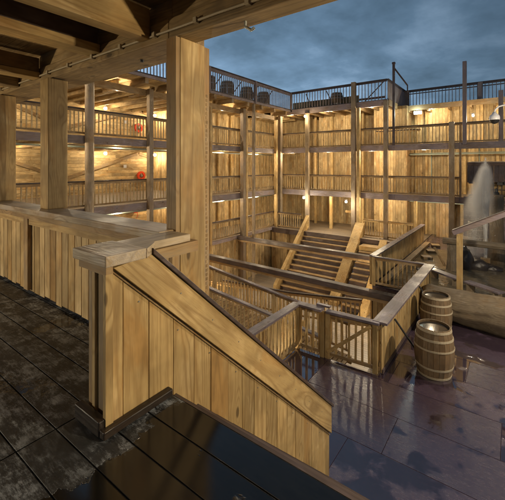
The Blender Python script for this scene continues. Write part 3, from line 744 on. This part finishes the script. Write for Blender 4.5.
bs = thing('stair_balustrade', 'honey-coloured boarded side of the near stairs with a broad sloping top board', 'balustrade', (-2.0, 1.2, 0))
# cap pieces of the short return
MB().prism([(-2.29, 1.47), (-2.17, 1.47), (-2.17, 1.80), (-2.06, 1.80), (-2.06, 1.47)], 'Z', 0, 0) if False else None
MB().box(-2.28, -2.055, 1.40, 1.93, 3.655, 3.712).build('cap_board', 'bigY', bs, bev=.006)
MB().box(-2.285, -1.895, 1.115, 1.398, 3.655, 3.722).build('cap_board', 'bigX', bs, bev=.006)
MB().prism([(-1.895, 1.40), (-2.05, 1.40), (-2.05, 1.56), (-2.02, 1.56)], 'Z', 3.655, 3.716).build('cap_board', 'bigY', bs)
MB().box(-2.26, -1.94, 1.145, 1.19, 3.60, 3.652).build('cap_moulding', 'midX', bs)
MB().box(-2.23, -2.04, 1.19, 2.0, 3.57, 3.652).build('cap_moulding', 'midY', bs)
# stair-side plane x=-2.0 : vertical boards clipped under the sloping board
def ztop(y): return 3.68 if y < 1.50 else 3.68 - (y - 1.50) * .9116
def zb_top(y): return min(3.63 - (y - 1.22) * .93, 3.63)
def zbot(y): return 2.6 if y < 1.66 else max(0.0, 2.6 - (y - 1.66) * .946)
y = 1.205
widths = [.10, .20, .215, .21, .19, .22, .20, .185, .21, .20, .20, .19, .2, .2, .2, .2, .2]
for w in widths:
    if y > 4.40: break
    w = min(w, 4.44 - y); ya, yb = y, y + w - .005
    j = random.uniform(0, .004)
    MB().prism([(ya, max(0, zbot(ya) - .25)), (yb, max(0, zbot(yb) - .25)), (yb, zb_top(yb) - .0), (ya, zb_top(ya))], 'X', -2.04, -2.012 + j).build('board', 'newZ', bs, bev=.0025)
    y += w
sb = MB().prism([(1.215, 3.62), (1.50, 3.652), (4.44, 1.00), (4.44, .63)], 'X', -2.011, -1.975); sb.build('sloping_board', wood('broad_board', PL, PD, 'Y', spread=.1, stain=.25, knots=1.3, rotx=math.atan(.905)), bs, bev=.004)
MB().prism([(1.50, 3.654), (4.47, .975), (4.47, 1.015), (1.50, 3.694)], 'X', -2.13, -1.955).build('sloping_cap', 'darkY', bs, bev=.004)
MB().prism([(1.225, 3.60), (4.44, .61), (4.44, .595), (1.225, 3.585)], 'X', -2.011, -2.0).build('lower_lath', 'midY', bs)  # thin lath under the lower edge of the sloping board
MB().bar((-2.01, 1.20, 3.60), (-2.01, 1.20, 2.62), .03, .05).build('corner_bead', 'newZ', bs)
scr_src = None
for k in range(9):
    yy = 1.42 + k * .34
    for off in (-.08, .20):
        zz = zb_top(yy) + off - .02
        if off < 0: zz = zb_top(yy) - .10
        xx = -1.975 if off > 0 else -2.008
        if off > 0 and yy < 1.6: continue
        MB().tube([(xx - .002, yy, zz), (xx + .0025, yy, zz)], .0055, 10).build('screw_head', 'steel', bs)
# end posts facing the camera
for (xa, xb, ya, mt) in ((-2.03, -2.065, 1.20, 'newZ'), (-2.075, -2.15, 1.215, 'midZ'), (-2.165, -2.20, 1.20, 'newZ'), (-2.215, -2.26, 1.21, 'midZ')):
    MB().box(xa, xb, ya, ya + .07, 2.6, 3.60).build('end_post', mt, bs, bev=.004)
mb = MB(); 
for i in range(7): mb.box(-2.265, -2.235, 1.30 + i * .1, 1.36 + i * .1, 2.6, 3.6)
mb.build('rear_slat', 'midZ', bs)
MB().box(-2.30, -2.005, 1.135, 1.19, 2.604, 2.70).build('base_trim', 'wetX', bs, bev=.008)
MB().box(-2.009, -1.955, 1.14, 1.67, 2.604, 2.655).build('base_trim', 'wetY', bs, bev=.008)
# near stairs down to the courtyard
ns, rise, run = None, 0, 0
t = thing('near_staircase', 'steep stairs running down from the upper deck beside the boarded side', 'stairs', (-2, 1.7, 0))
for i in range(1, 13):
    z = 2.6 - .2 * i; yy = 1.68 + .2115 * (i - 1)
    MB().box(-1.97, -.45, yy + .02, yy + .25, z - .05, z).build('tread', 'darkX', t)
for xa in (-1.972, -.45): MB().prism([(1.69, 2.44), (4.35, -.08 + .10), (4.2, 0.0), (4.0, 0.0), (1.69, 2.18)], 'X', xa, xa + .05).build('stringer', 'midY', t)
MB().box(-1.97, 5, 1.682, 1.71, 2.42, 2.596).build('deck_fascia', 'darkX', t)

# ================================================================== BARRELS
def make_barrel(loc, label, h=.95, rb=.30, rm=.365, group=None, mats=('log', 'hoop'), name='wooden_barrel', water=True):
    x, y, z = loc; t = thing(name, label, 'barrel', loc, group)
    n = 22; mb = MB()
    for k in range(n):
        a0 = 2 * math.pi * k / n + .006; a1 = 2 * math.pi * (k + 1) / n - .006
        rows = []
        for i in range(9):
            zz = h * i / 8; r = rb + (rm - rb) * math.sin(math.pi * i / 8); rows.append((r, zz))
        o = len(mb.v)
        for r, zz in rows:
            for rr, aa in ((r, a0), (r, a1), (r - .025, a1), (r - .025, a0)): mb.v.append(Vector((x + rr * math.cos(aa), y + rr * math.sin(aa), z + zz)))
        for i in range(8):
            for q in range(4):
                q2 = (q + 1) % 4; mb.f.append((o + i * 4 + q, o + i * 4 + q2, o + i * 4 + 4 + q2, o + i * 4 + 4 + q))
        mb.f.append((o, o + 1, o + 2, o + 3)); mb.f.append((o + 32, o + 35, o + 34, o + 33))
    mb.build('stave', MAT['stave'], t, smooth=False)
    for fz, fw in ((.03, .045), (.22, .04), (.42, .032), (.60, .032), (.80, .04), (.965, .045)):
        if fz in (.42,): continue
        zz = h * fz; w2 = fw / 2; r = lambda q: rb + (rm - rb) * math.sin(math.pi * max(0, min(1, q / h))) + .007
        z0, z1 = max(.003, zz - w2), min(h - .002, zz + w2)
        MB().lathe((x, y, z), [(r(z0) - .015, z0), (r(z0), z0), (r(z1), z1), (r(z1) - .015, z1)], 36).build('hoop', mats[1], t, smooth=False)
    MB().lathe((x, y, z), [(0, h - .06), (rb - .01, h - .06), (rb - .01, h - .09), (0, h - .09)], 30).build('barrel_head', 'darkX', t)
    if water: hd = [c for c in t.children if c.name.startswith('barrel_head')][0]; MB().lathe((x + .01, y, z), [(0, h - .045), (rb - .018, h - .045), (rb - .018, h - .055), (0, h - .055)], 30).build('rain_water', 'rain', hd)
    return t
MAT['stave'] = wood('barrel_oak', (.27, .19, .105), (.15, .095, .05), 'Z', spread=.3, knots=.3, rough=.6, weather=(.17, .12, .07), wamt=.35, bump=.6)
make_barrel((-1.32, 8.02, 0), 'nearest oak barrel with pale hoops, brim full of rain water', h=.97, rb=.31, rm=.375, group='oak barrels by the fence')
make_barrel((-1.60, 10.0, 0), 'second oak barrel just behind the nearest one, beside the fence', h=.97, rb=.31, rm=.37, group='oak barrels by the fence')
for y, lb in ((13.75, 'roof barrel nearest the big post'), (15.3, 'second roof barrel from the big post'), (17.15, 'third roof barrel from the big post'), (18.95, 'roof barrel nearest the corner on the left wing')):
    make_barrel((XP - .75, y, L3), lb + ', seen through the dark parapet', h=1.0, rb=.34, rm=.42, group='barrels on the roof terrace', mats=('grey', 'steel'), water=False)
make_barrel((-9.35, YF + .5, L3), 'lone barrel on the roof of the back wing behind the parapet', h=.95, rb=.34, rm=.42, group='barrels on the roof terrace', mats=('grey', 'steel'), water=False)

# ================================================================== POND SIDE
def rlog(name, label, a, b, r0, r1, mat='logX', n=22, wob=.035, cat='log', flat=1.0):
    a, b = Vector(a), Vector(b); L = (b - a).length; k = max(4, int(L / .25)); pts = []; rr = []
    for i in range(k + 1):
        f = i / k; pts.append(a.lerp(b, f) + Vector((0, random.uniform(-.02, .02), random.uniform(-.02, .02)))); rr.append(r0 + (r1 - r0) * f + random.uniform(-.012, .012))
    rr[0] *= .8; pts.insert(1, a.lerp(b, .01)); rr.insert(1, r0)
    mb = MB().tube(pts, rr, 48, 0)
    for v in mb.v:
        an = math.atan2(v.z - .45, v.y - 10.7)
        k2 = 1 + .035 * math.sin(an * 7 + v.x * .6) + .025 * math.sin(an * 13 - v.x * 1.7) + .03 * math.sin(an * 3 + v.x * 2.3) + random.uniform(-.008, .008)
        v.z = .43 + (v.z - .43) * k2
        v.y += .02 * math.sin(v.x * 3 + an * 5)
    return tag(mb.build(name, mat, None, smooth=True), label, cat)
random.seed(31)
rlog('fallen_trunk', 'huge peeled tree trunk lying behind the barrels and damming the pond', (-2.05, 11.10, .42), (6, 10.35, .46), .45, .50)
pt = thing('pole_railing', 'single pale post behind the trunk carrying a sloping weathered handrail', 'railing', (-1.25, 11.65, 0))
MB().box(-1.33, -1.18, 11.6, 11.74, 0, 2.30).build('post', 'newZ', pt, bev=.01)
MB().bar((-1.42, 11.67, 2.30), (2.6, 11.67, 4.55 - .12), .16, .13).build('sloping_rail', 'greyX', pt, bev=.008)
MB().bar((-1.43, 11.67, 2.38), (2.6, 11.67, 4.63 - .12), .20, .03).build('rail_cap', 'darkX', pt)
MB().box(2.2, 2.35, 11.6, 11.74, 0, 4.2).build('post', 'newZ', pt)
def bench(label, x0, y0, x1, y1):
    t = thing('low_plank_bench', label, 'bench', (x0, y0, 0), 'low plank benches in the pond')
    MB().bar((x0, y0, .30), (x1, y1, .30), .30, .06).build('seat', 'capX', t, bev=.008)
    a, b = Vector((x0, y0, 0)), Vector((x1, y1, 0))
    for f in (.12, .88):
        p = a.lerp(b, f); MB().box(p.x - .13, p.x + .13, p.y - .10, p.y + .10, 0, .268).build('leg', 'logZ', t, bev=.02)
bench('low plank bench in the pond left of the pale post', -2.55, 14.9, -1.50, 14.1); bench('low plank bench in the pond right of the pale post', -1.30, 14.0, -.30, 13.35)
for i, (x, y, r, lb) in enumerate(((-3.3, 20.5, .3, 'farthest stepping block in the pond, by the back wall'), (-3.25, 19.0, .4, 'second stepping block from the back wall'), (-3.2, 17.6, .5, 'stepping block between the nearest one and the second'), (-3.25, 16.2, -.2, 'nearest reddish stepping block in the pond'))):
    o = MB().box(-.20, .20, -.22, .22, 0, .13).build('stepping_block', 'midX', None, bev=.02); o.location = (x, y, .0); o.rotation_euler = (0, 0, r); tag(o, lb, 'block', 'stepping blocks across the pond')
# beam over the pond on a stump
bt = thing('beam_on_stump', 'rough horizontal beam across the pond resting on a ragged stump', 'beam', (-2.05, 16.3, 0))
MB().tube([(-2.35, 16.3, 1.18), (0, 16.3, 1.20), (4, 16.3, 1.25)], .13, 8, .05).build('beam', 'logX', bt)
MB().tube([(-2.0, 16.3, 0), (-2.0, 16.3, .5), (-2.02, 16.3, 1.06)], [.24, .20, .19], 9, .08).build('stump', 'logZ', bt)
MB().bar((-2.75, 16.8, .75), (-2.3, 16.4, .12), .10, .03).build('split_board', 'midX', bt)
# rocks
def rockmesh(parts, name, label, cat='rock'):
    import bmesh
    mb = MB()
    for (x, y, z, a, b_, c_) in parts:
        bm = bmesh.new(); bmesh.ops.create_icosphere(bm, subdivisions=3, radius=1); o = len(mb.v)
        for v in bm.verts:
            q = v.co; nn = .95 + random.uniform(-.02, .03) + .09 * math.sin(11 * q.x + 3 * q.z) * math.sin(9 * q.y + 5 * q.z + x) + .13 * math.sin(5 * q.x + x * 3) * math.cos(4 * q.y + y) + .08 * math.sin(9 * q.z + 7 * q.x)
            mb.v.append(Vector((x + q.x * a * nn, y + q.y * b_ * nn, z + q.z * c_ * nn)))
        for f_ in bm.faces: mb.f.append(tuple(o + v.index for v in f_.verts))
        bm.free()
    return tag(mb.build(name, 'rock', None, smooth=True), label, cat)
rockmesh([(-1.62, 16.9, .30, .30, .34, .62), (-1.2, 17.1, .12, .5, .35, .34), (-.75, 17.2, .05, .4, .25, .2)], 'dark_rock', 'dark wet rock with a low tail in the middle of the pond')
rockmesh([(-3.05, 15.6, .0, .30, .2, .07)], 'flat_rock', 'small flat wet rock near the reddish stepping block')
rockmesh([(-2.55, 15.9, .0, .35, .16, .09)], 'flat_rock', 'small flat wet rock at the foot of the ragged stump')
# platform, shed, stump and barrel behind the fountain
pf = thing('platform', 'low timber platform at the far side of the pond under the dark hood', 'platform', (-2, 18.6, 0))
mb = MB(); boards(mb, 'X', 18.7, .05, -2.2, 5, 0.03, .72, w=.17, horiz=True); mb.build('front_boards', 'greyX', pf)
MB().box(-2.2, 5, 18.68, 21.0, .72, .78).build('deck', 'midX', pf)
sh = thing('dark_hooded_shed', 'shed with a dark hanging board hood behind the fountain', 'shed', (-.5, 20, .78))
mb = MB(); boards(mb, 'X', 20.2, .05, -2.0, 4, .78, 2.75, w=.21, horiz=True); mb.build('lower_wall', 'greyX', sh)
MB().prism([(18.85, 4.28), (20.9, 4.34), (20.9, 4.48), (18.80, 4.42)], 'X', -1.72, 4.2).build('roof_plate', 'darkX', sh)
for i in range(30):
    x = -1.66 + i * .19; dz = random.uniform(-.06, .06)
    MB().hexa([(x, 18.72, 3.50 + dz), (x + .18, 18.72, 3.50 + dz), (x + .18, 18.75, 3.50 + dz), (x, 18.75, 3.50 + dz), (x, 18.92, 4.28), (x + .18, 18.92, 4.28), (x + .18, 18.95, 4.28), (x, 18.95, 4.28)]).build('hood_board', 'darkZ', sh)
MB().prism([(18.72, 3.5), (20.8, 3.5), (20.8, 4.28), (18.92, 4.28)], 'X', -1.72, -1.66).build('hood_side', 'darkZ', sh)
mb = MB(); boards(mb, 'X', 20.3, .04, -1.6, 4, 2.76, 4.28, w=.17); mb.build('upper_wall', 'newZ', sh)
mb = MB()
for x in [-.95 + i * .16 for i in range(12)]: mb.box(x, x + .035, 20.22, 20.25, 2.78, 3.5)
for z in (2.80, 3.1, 3.4): mb.box(-.98, 1.2, 20.20, 20.218, z, z + .04)
mb.build('lattice', 'darkX', sh)
MB().box(-.6, -.15, 19.0, 19.2, 3.40, 3.58).build('lantern_box', 'black', sh)
tag(MB().tube([(-.60, 18.6, .0), (-.61, 18.6, .8), (-.62, 18.6, 1.8), (-.60, 18.6, 3.0)], [.34, .28, .25, .27], 14, .06).build('standing_trunk', 'logZ', None, smooth=True), 'pale standing tree trunk at the right end of the hooded shed', 'tree trunk')
tag(MB().lathe((-.62, 18.6, 3.0), [(.0, .0), (.10, 0), (.12, .08), (.07, .12), (.05, .25), (0, .28)], 12).build('iron_finial', 'black', None), 'small black iron pot on top of the standing trunk', 'pot')
make_barrel((-1.42, 18.95, .78), 'pale barrel on the platform half hidden by the fountain spray', h=.95, rb=.27, rm=.33, water=False)
# fountain
nb = tag(MB().box(-1.12, -.78, 17.35, 17.65, 0, .42).build('fountain_nozzle', 'midZ', None, bev=.02), 'square wooden nozzle block the fountain jet springs from', 'fountain')
def volmat(name, dens, kind):
    m = bpy.data.materials.new(name); m.use_nodes = True; t = m.node_tree; t.nodes.clear()
    o = N(t, 'ShaderNodeOutputMaterial'); v = N(t, 'ShaderNodeVolumePrincipled'); t.links.new(v.outputs[0], o.inputs['Volume'])
    v.inputs['Color'].default_value = (.97, .95, .93, 1); v.inputs['Anisotropy'].default_value = .1
    tc = N(t, 'ShaderNodeTexCoord'); sp = N(t, 'ShaderNodeSeparateXYZ'); t.links.new(tc.outputs['Object'], sp.inputs[0])
    x, y, z = sp.outputs
    # local coordinates: jet axis at x=y=0, z 0..4.1
    f = M(t, 'DIVIDE', z, 4.1)                                   # 0 bottom 1 top
    if kind == 'spray':
        drop = M(t, 'SUBTRACT', 1, f)
        wd = M(t, 'ADD', M(t, 'MULTIPLY', M(t, 'POWER', M(t, 'MAXIMUM', drop, .001), .62), .92), .06)
        xc = M(t, 'ADD', x, M(t, 'MULTIPLY', M(t, 'POWER', M(t, 'MAXIMUM', drop, .001), 1.3), .62))     # the spray drifts left
        r = M(t, 'SQRT', M(t, 'ADD', M(t, 'POWER', xc, 2), M(t, 'POWER', y, 2)))
        q = M(t, 'DIVIDE', r, wd)
        e = M(t, 'POWER', M(t, 'SUBTRACT', 1, q, True), 1.5)
        top = ramp(t, f, 1.0, .88); bot = ramp(t, f, .34, .72)
        d = M(t, 'MULTIPLY', M(t, 'MULTIPLY', e, top), M(t, 'ADD', M(t, 'MULTIPLY', bot, .93), .07))
    mp = N(t, 'ShaderNodeMapping'); mp.inputs['Scale'].default_value = (1, 1, .35); t.links.new(tc.outputs['Object'], mp.inputs[0])
    nz = noise(t, mp.outputs[0], 4.5, 4, .6)
    d = M(t, 'MULTIPLY', d, M(t, 'ADD', M(t, 'MULTIPLY', ramp(t, nz, .30, .70), 1.0), .35))
    t.links.new(M(t, 'MULTIPLY', d, dens), v.inputs['Density'])
    return m
MAT['spray'] = volmat('spray_mist', 14, 'spray')
ft = thing('fountain_water', 'tall white fountain jet with mist drifting to its left', 'fountain jet', (-.95, 17.5, .42))
mb = MB().lathe((-.95 - .3, 17.5, .42), [(0, 0), (1.38, 0), (1.38, .9), (1.25, 2.2), (1.0, 3.4), (.7, 4.08), (0, 4.1)], 20)
spv = mb.build('spray', 'spray', ft)
m, t, b = newmat('jet_water'); MAT['jet'] = m
b.inputs['Base Color'].default_value = (.75, .73, .68, 1); b.inputs['Roughness'].default_value = .5; b.inputs['Alpha'].default_value = .7
tc = N(t, 'ShaderNodeTexCoord'); mp = N(t, 'ShaderNodeMapping'); mp.inputs['Scale'].default_value = (14, 14, 1.2); t.links.new(tc.outputs['Object'], mp.inputs[0])
lw_ = N(t, 'ShaderNodeLayerWeight'); lw_.inputs[0].default_value = .5
al = M(t, 'MULTIPLY', M(t, 'SUBTRACT', 1, lw_.outputs['Facing']), M(t, 'ADD', ramp(t, noise(t, mp.outputs[0], 1.0, 5, .6), .3, .7), .25), True)
sp = N(t, 'ShaderNodeSeparateXYZ'); t.links.new(tc.outputs['Object'], sp.inputs[0])
al = M(t, 'MULTIPLY', al, ramp(t, sp.outputs[2], 3.7, 1.6)); al = M(t, 'MULTIPLY', al, .8)
t.links.new(al, b.inputs['Alpha'])
MB().tube([(-.95 , 17.5, .40 + i * .37) for i in range(11)], [.06, .065, .07, .08, .10, .12, .15, .18, .20, .2, .12], 14, .04).build('jet', 'jet', ft, smooth=True)

mb = MB()
for i in range(1500):
    f = random.random() ** .8; dr = 1 - f; wd = .05 + .85 * dr ** .8
    a = random.uniform(0, 6.283); rr = wd * abs(random.gauss(0, .42)); x = -.95 - .55 * dr ** 1.3 + rr * math.cos(a); y = 17.5 + rr * math.sin(a); z = .42 + 4.15 * f + random.uniform(-.05, .05)
    q = random.uniform(.003, .009); o = len(mb.v); l = q * random.uniform(1.0, 2.6)
    mb.v += [Vector((x + q, y, z)), Vector((x - q, y, z)), Vector((x, y + q, z)), Vector((x, y - q, z)), Vector((x, y, z + l)), Vector((x, y, z - l))]
    for t3 in ((0, 2, 4), (2, 1, 4), (1, 3, 4), (3, 0, 4), (2, 0, 5), (1, 2, 5), (3, 1, 5), (0, 3, 5)): mb.f.append(tuple(o + k for k in t3))
MAT['drops'] = simple('water_drops', (.8, .8, .78), .3, var=.05)
mb.build('droplets', 'drops', ft, kind='stuff')

# ================================================================== SMALL THINGS
def reel(label, x, y, z, r=.30):
    t = thing('hose_reel', label, 'hose reel', (x, y, z), 'red hose reels on the rear wall')
    n = 26; mb = MB()
    for k in range(n):
        a0, a1 = 2 * math.pi * k / n, 2 * math.pi * (k + 1) / n; o = len(mb.v)
        for rr, xx in ((r, 0), (r, .12), (r * .55, .12), (r * .55, 0)):
            for a in (a0, a1): mb.v.append(Vector((x + xx, y + rr * math.cos(a), z + rr * math.sin(a))))
        for q in range(4):
            q2 = (q + 1) % 4; mb.f.append((o + 2 * q, o + 2 * q + 1, o + 2 * q2 + 1, o + 2 * q2))
    mb.build('drum', 'red', t)
    mb = MB(); mb.tube([(x + .02, y, z), (x + .17, y, z)], .07, 12); mb.build('hub', 'steel', t)
    MB().box(x - .02, x + .02, y - r * .6, y + r * .6, z - .03, z + .03).build('bracket', 'steel', t)
    MB().tube([(x + .13, y + .1, z - r * .8), (x + .15, y + .12, z - r - .2), (x + .1, y + .05, z - r - .35)], .018, 8).build('hose', 'red', t)
reel('red hose reel on the upper gallery rear wall', XH + .10, 14.15, L2 + 1.35); reel('red hose reel on the lower gallery rear wall', XH + .10, 14.35, L1 + 1.02); reel('red hose reel at ground level showing just above the near cap', XH + .10, 13.9, 1.45)
for z, w_ in ((L1, 'lower'), (L2, 'upper')):
    tag(MB().box(XH + .05, XH + .08, 13.1, 13.3, z + 1.55, z + 1.75).build('wall_notice', 'white', None), 'small plain white notice beside the %s hose reel' % w_, 'notice')
# dome camera on its swan-neck arm
dc = thing('dome_camera', 'white dome camera hanging from a curved arm at the right edge', 'camera', (-.44, 12, 5.4))
MB().lathe((-.44, 12, 5.60), [(0, .17), (.04, .17), (.06, .12), (.11, .08), (.13, .02), (.13, -.03), (.12, -.05)], 20).build('housing', 'white', dc, smooth=True)
MB().lathe((-.44, 12, 5.55), [(.118, 0), (.105, -.05), (.06, -.10), (0, -.115)], 20).build('dome', 'smokeglass', dc, smooth=True)
MB().tube([(-.44, 12, 5.76), (-.42, 12, 5.84), (-.34, 12, 5.92), (-.2, 12, 5.95), (.3, 12, 5.98), (.75, 12, 6.0)], .022, 8).build('arm', 'white', dc, smooth=True)
MB().tube([(.78, 12, 0), (.78, 12, 6.3)], .07, 12).build('mast', 'steel', dc, smooth=True)

# ================================================================== LAMPS (lit fixtures of the place and added fill lamps)
WARM = (1, .83, .57)
PW = 40
for z, lv in ((L1, 'ground'), (L2, 'lower'), (L3, 'upper')):
    for y, w_ in ((6.2, 'left-hand'), (11.35, 'middle'), (14.9, 'right-hand')):
        zz = z - .42
        lamp('ceiling_or_fill_lamp', '%s glowing lamp in the %s gallery hall of the left wing' % (w_, lv), (-19.3, y, zz), PW * (.8 if z == L1 else 1), WARM, size=.10)
    lamp('ceiling_or_fill_lamp', 'small lamp under the ceiling of the %s gallery where the left wing narrows' % lv, (-14.6, 18.9, z - .55), PW * .45, WARM, size=.06)
for z, lv in ((L1, 'ground'), (L2, 'lower'), (L3, 'upper')):
    for y, w_ in ((3.4, 'beyond the near post on the far left'), (6.0, 'left of the round post'), (8.7, 'right of the round post'), (12.0, 'behind the big post'), (15.6, 'just right of the big post'), (19.2, 'near the inner corner')):
        lamp('ceiling_or_fill_lamp', 'small added fill lamp, left wing %s gallery, %s' % (lv, w_), (XF - (.22 if z < L3 else .30), y, z - (.20 if z < L3 else .46)), 34 if y < 15 else 46, WARM, size=.03, drop=.13)  # unseen fill lights added behind the edge beams to even out the glow
lamp('post_lamp', 'bright star-like lamp at the top of the post under the roof terrace', (-11.0, YF - .75, 7.55), 22, (1, .80, .5), size=.08, group='lamps on the posts of the back wing')
lamp('post_lamp', 'white lamp on the left post above the wide stairs', (-11.0, YF - .95, 2.22), 30, (1, .88, .66), warm=False, size=.08, group='lamps on the posts of the back wing')
lamp('post_lamp', 'white lamp on the right post above the wide stairs', (-8.13, YF - .95, 2.12), 30, (1, .86, .62), warm=False, size=.07, group='lamps on the posts of the back wing')
lamp('post_lamp', 'warm lamp beside the tall post on the upper gallery', (-1.75, YF + .75, 6.98), 90, WARM, size=.06, group='lamps on the posts of the back wing')
for (x, z, p, lb) in ((-12.5, L2, 80, 'lower gallery near the inner corner'), (-9.75, L2, 80, 'lower gallery above the wide stairs'), (-6.9, L2, 95, 'lower gallery beside the doubled post'),
                  (-4.0, L2, 95, 'lower gallery at the door recess'), (-12.5, L3, 70, 'upper gallery near the inner corner'), (-9.75, L3, 70, 'upper gallery above the wide stairs'), (-6.9, L3, 85, 'upper gallery beside the doubled post'),
                  (-4.0, L3, 90, 'upper gallery under the stepped roof'), (-9.6, L1, 80, 'over the landing of the wide stairs'), (-6.6, L1, 90, 'ground walkway behind the grey post'), (-3.6, L1, 80, 'ground walkway by the plank door'),
                  (.3, L3, 100, 'upper gallery right of the tall post'), (0.3, L2, 70, 'lower gallery above the dark hood')):
    lamp('ceiling_or_fill_lamp', 'small added fill lamp in the back wing, %s' % lb, (x, YF + .08 if z < L3 or x < -6 else YB - 1.52, z - (.20 if z < L3 or x < -6 else .34)), p * (.9 if z < L3 or x < -6 else .5), WARM, size=.03, drop=.13)  # added fill lights tucked out of sight behind the front beams
em = thing('emergency_light', 'white-green emergency light box under the eaves beside the thin pole', 'lamp', (-4.75, YF + 2.0, 7.55))
MB().box(-4.95, -4.50, YF + 1.95, YF + 2.05, 7.42, 7.62).build('housing', 'white', em)
MB().box(-4.91, -4.54, YF + 1.93, YF + 1.949, 7.45, 7.59).build('diffuser', 'white_bulb', em)
li = bpy.data.lights.new('lamp_light', 'POINT'); li.energy = 25; li.color = (.8, 1, .9); li.shadow_soft_size = .1
lo = bpy.data.objects.new('lamp_light', li); COL.objects.link(lo); lo.parent = em; lo.location = (0, -.3, -.05)
# unseen fill lamps added around pit, pond and near gallery
lamp('wall_lamp', 'added fill lamp by the left pit wall below the ground floor walkway', (-13.25, 12.6, -.55), 170, WARM, size=.06, group=None)  # no real wall lamp, fill light added in the sunken court
lamp('wall_lamp', 'added fill lamp by the pit wall under the near courtyard', (-4.4, 5.6, -.5), 60, WARM, size=.06, group=None)  # no real wall lamp, fill light added in the sunken court
lamp('wall_lamp', 'added fill lamp by the pit wall below the long boarded fence', (-4.35, 15.2, -.55), 120, WARM, size=.06, group=None)  # no real wall lamp, fill light added in the sunken court
lamp('wall_lamp', 'added fill lamp out of view on the right, facing the pond', (2.4, 8.8, 4.6), 500, (1, .84, .62), size=.08, group=None)  # out of view, added to brighten pond and courtyard boards
lamp('wall_lamp', 'added fill lamp beside the near gallery lighting the boarded stair side', (1.5, 2.74, 4.75), 200, (1, .80, .50), size=.06, group=None)  # out of view, added for the glow on the stair boards
lamp('wall_lamp', 'added fill lamp behind the viewer on the near gallery, facing the slatted half wall', (-6.6, -2.6, 4.0), 230, (1, .80, .50), size=.05, group=None)  # out of view, added to brighten slats, cap and post fronts
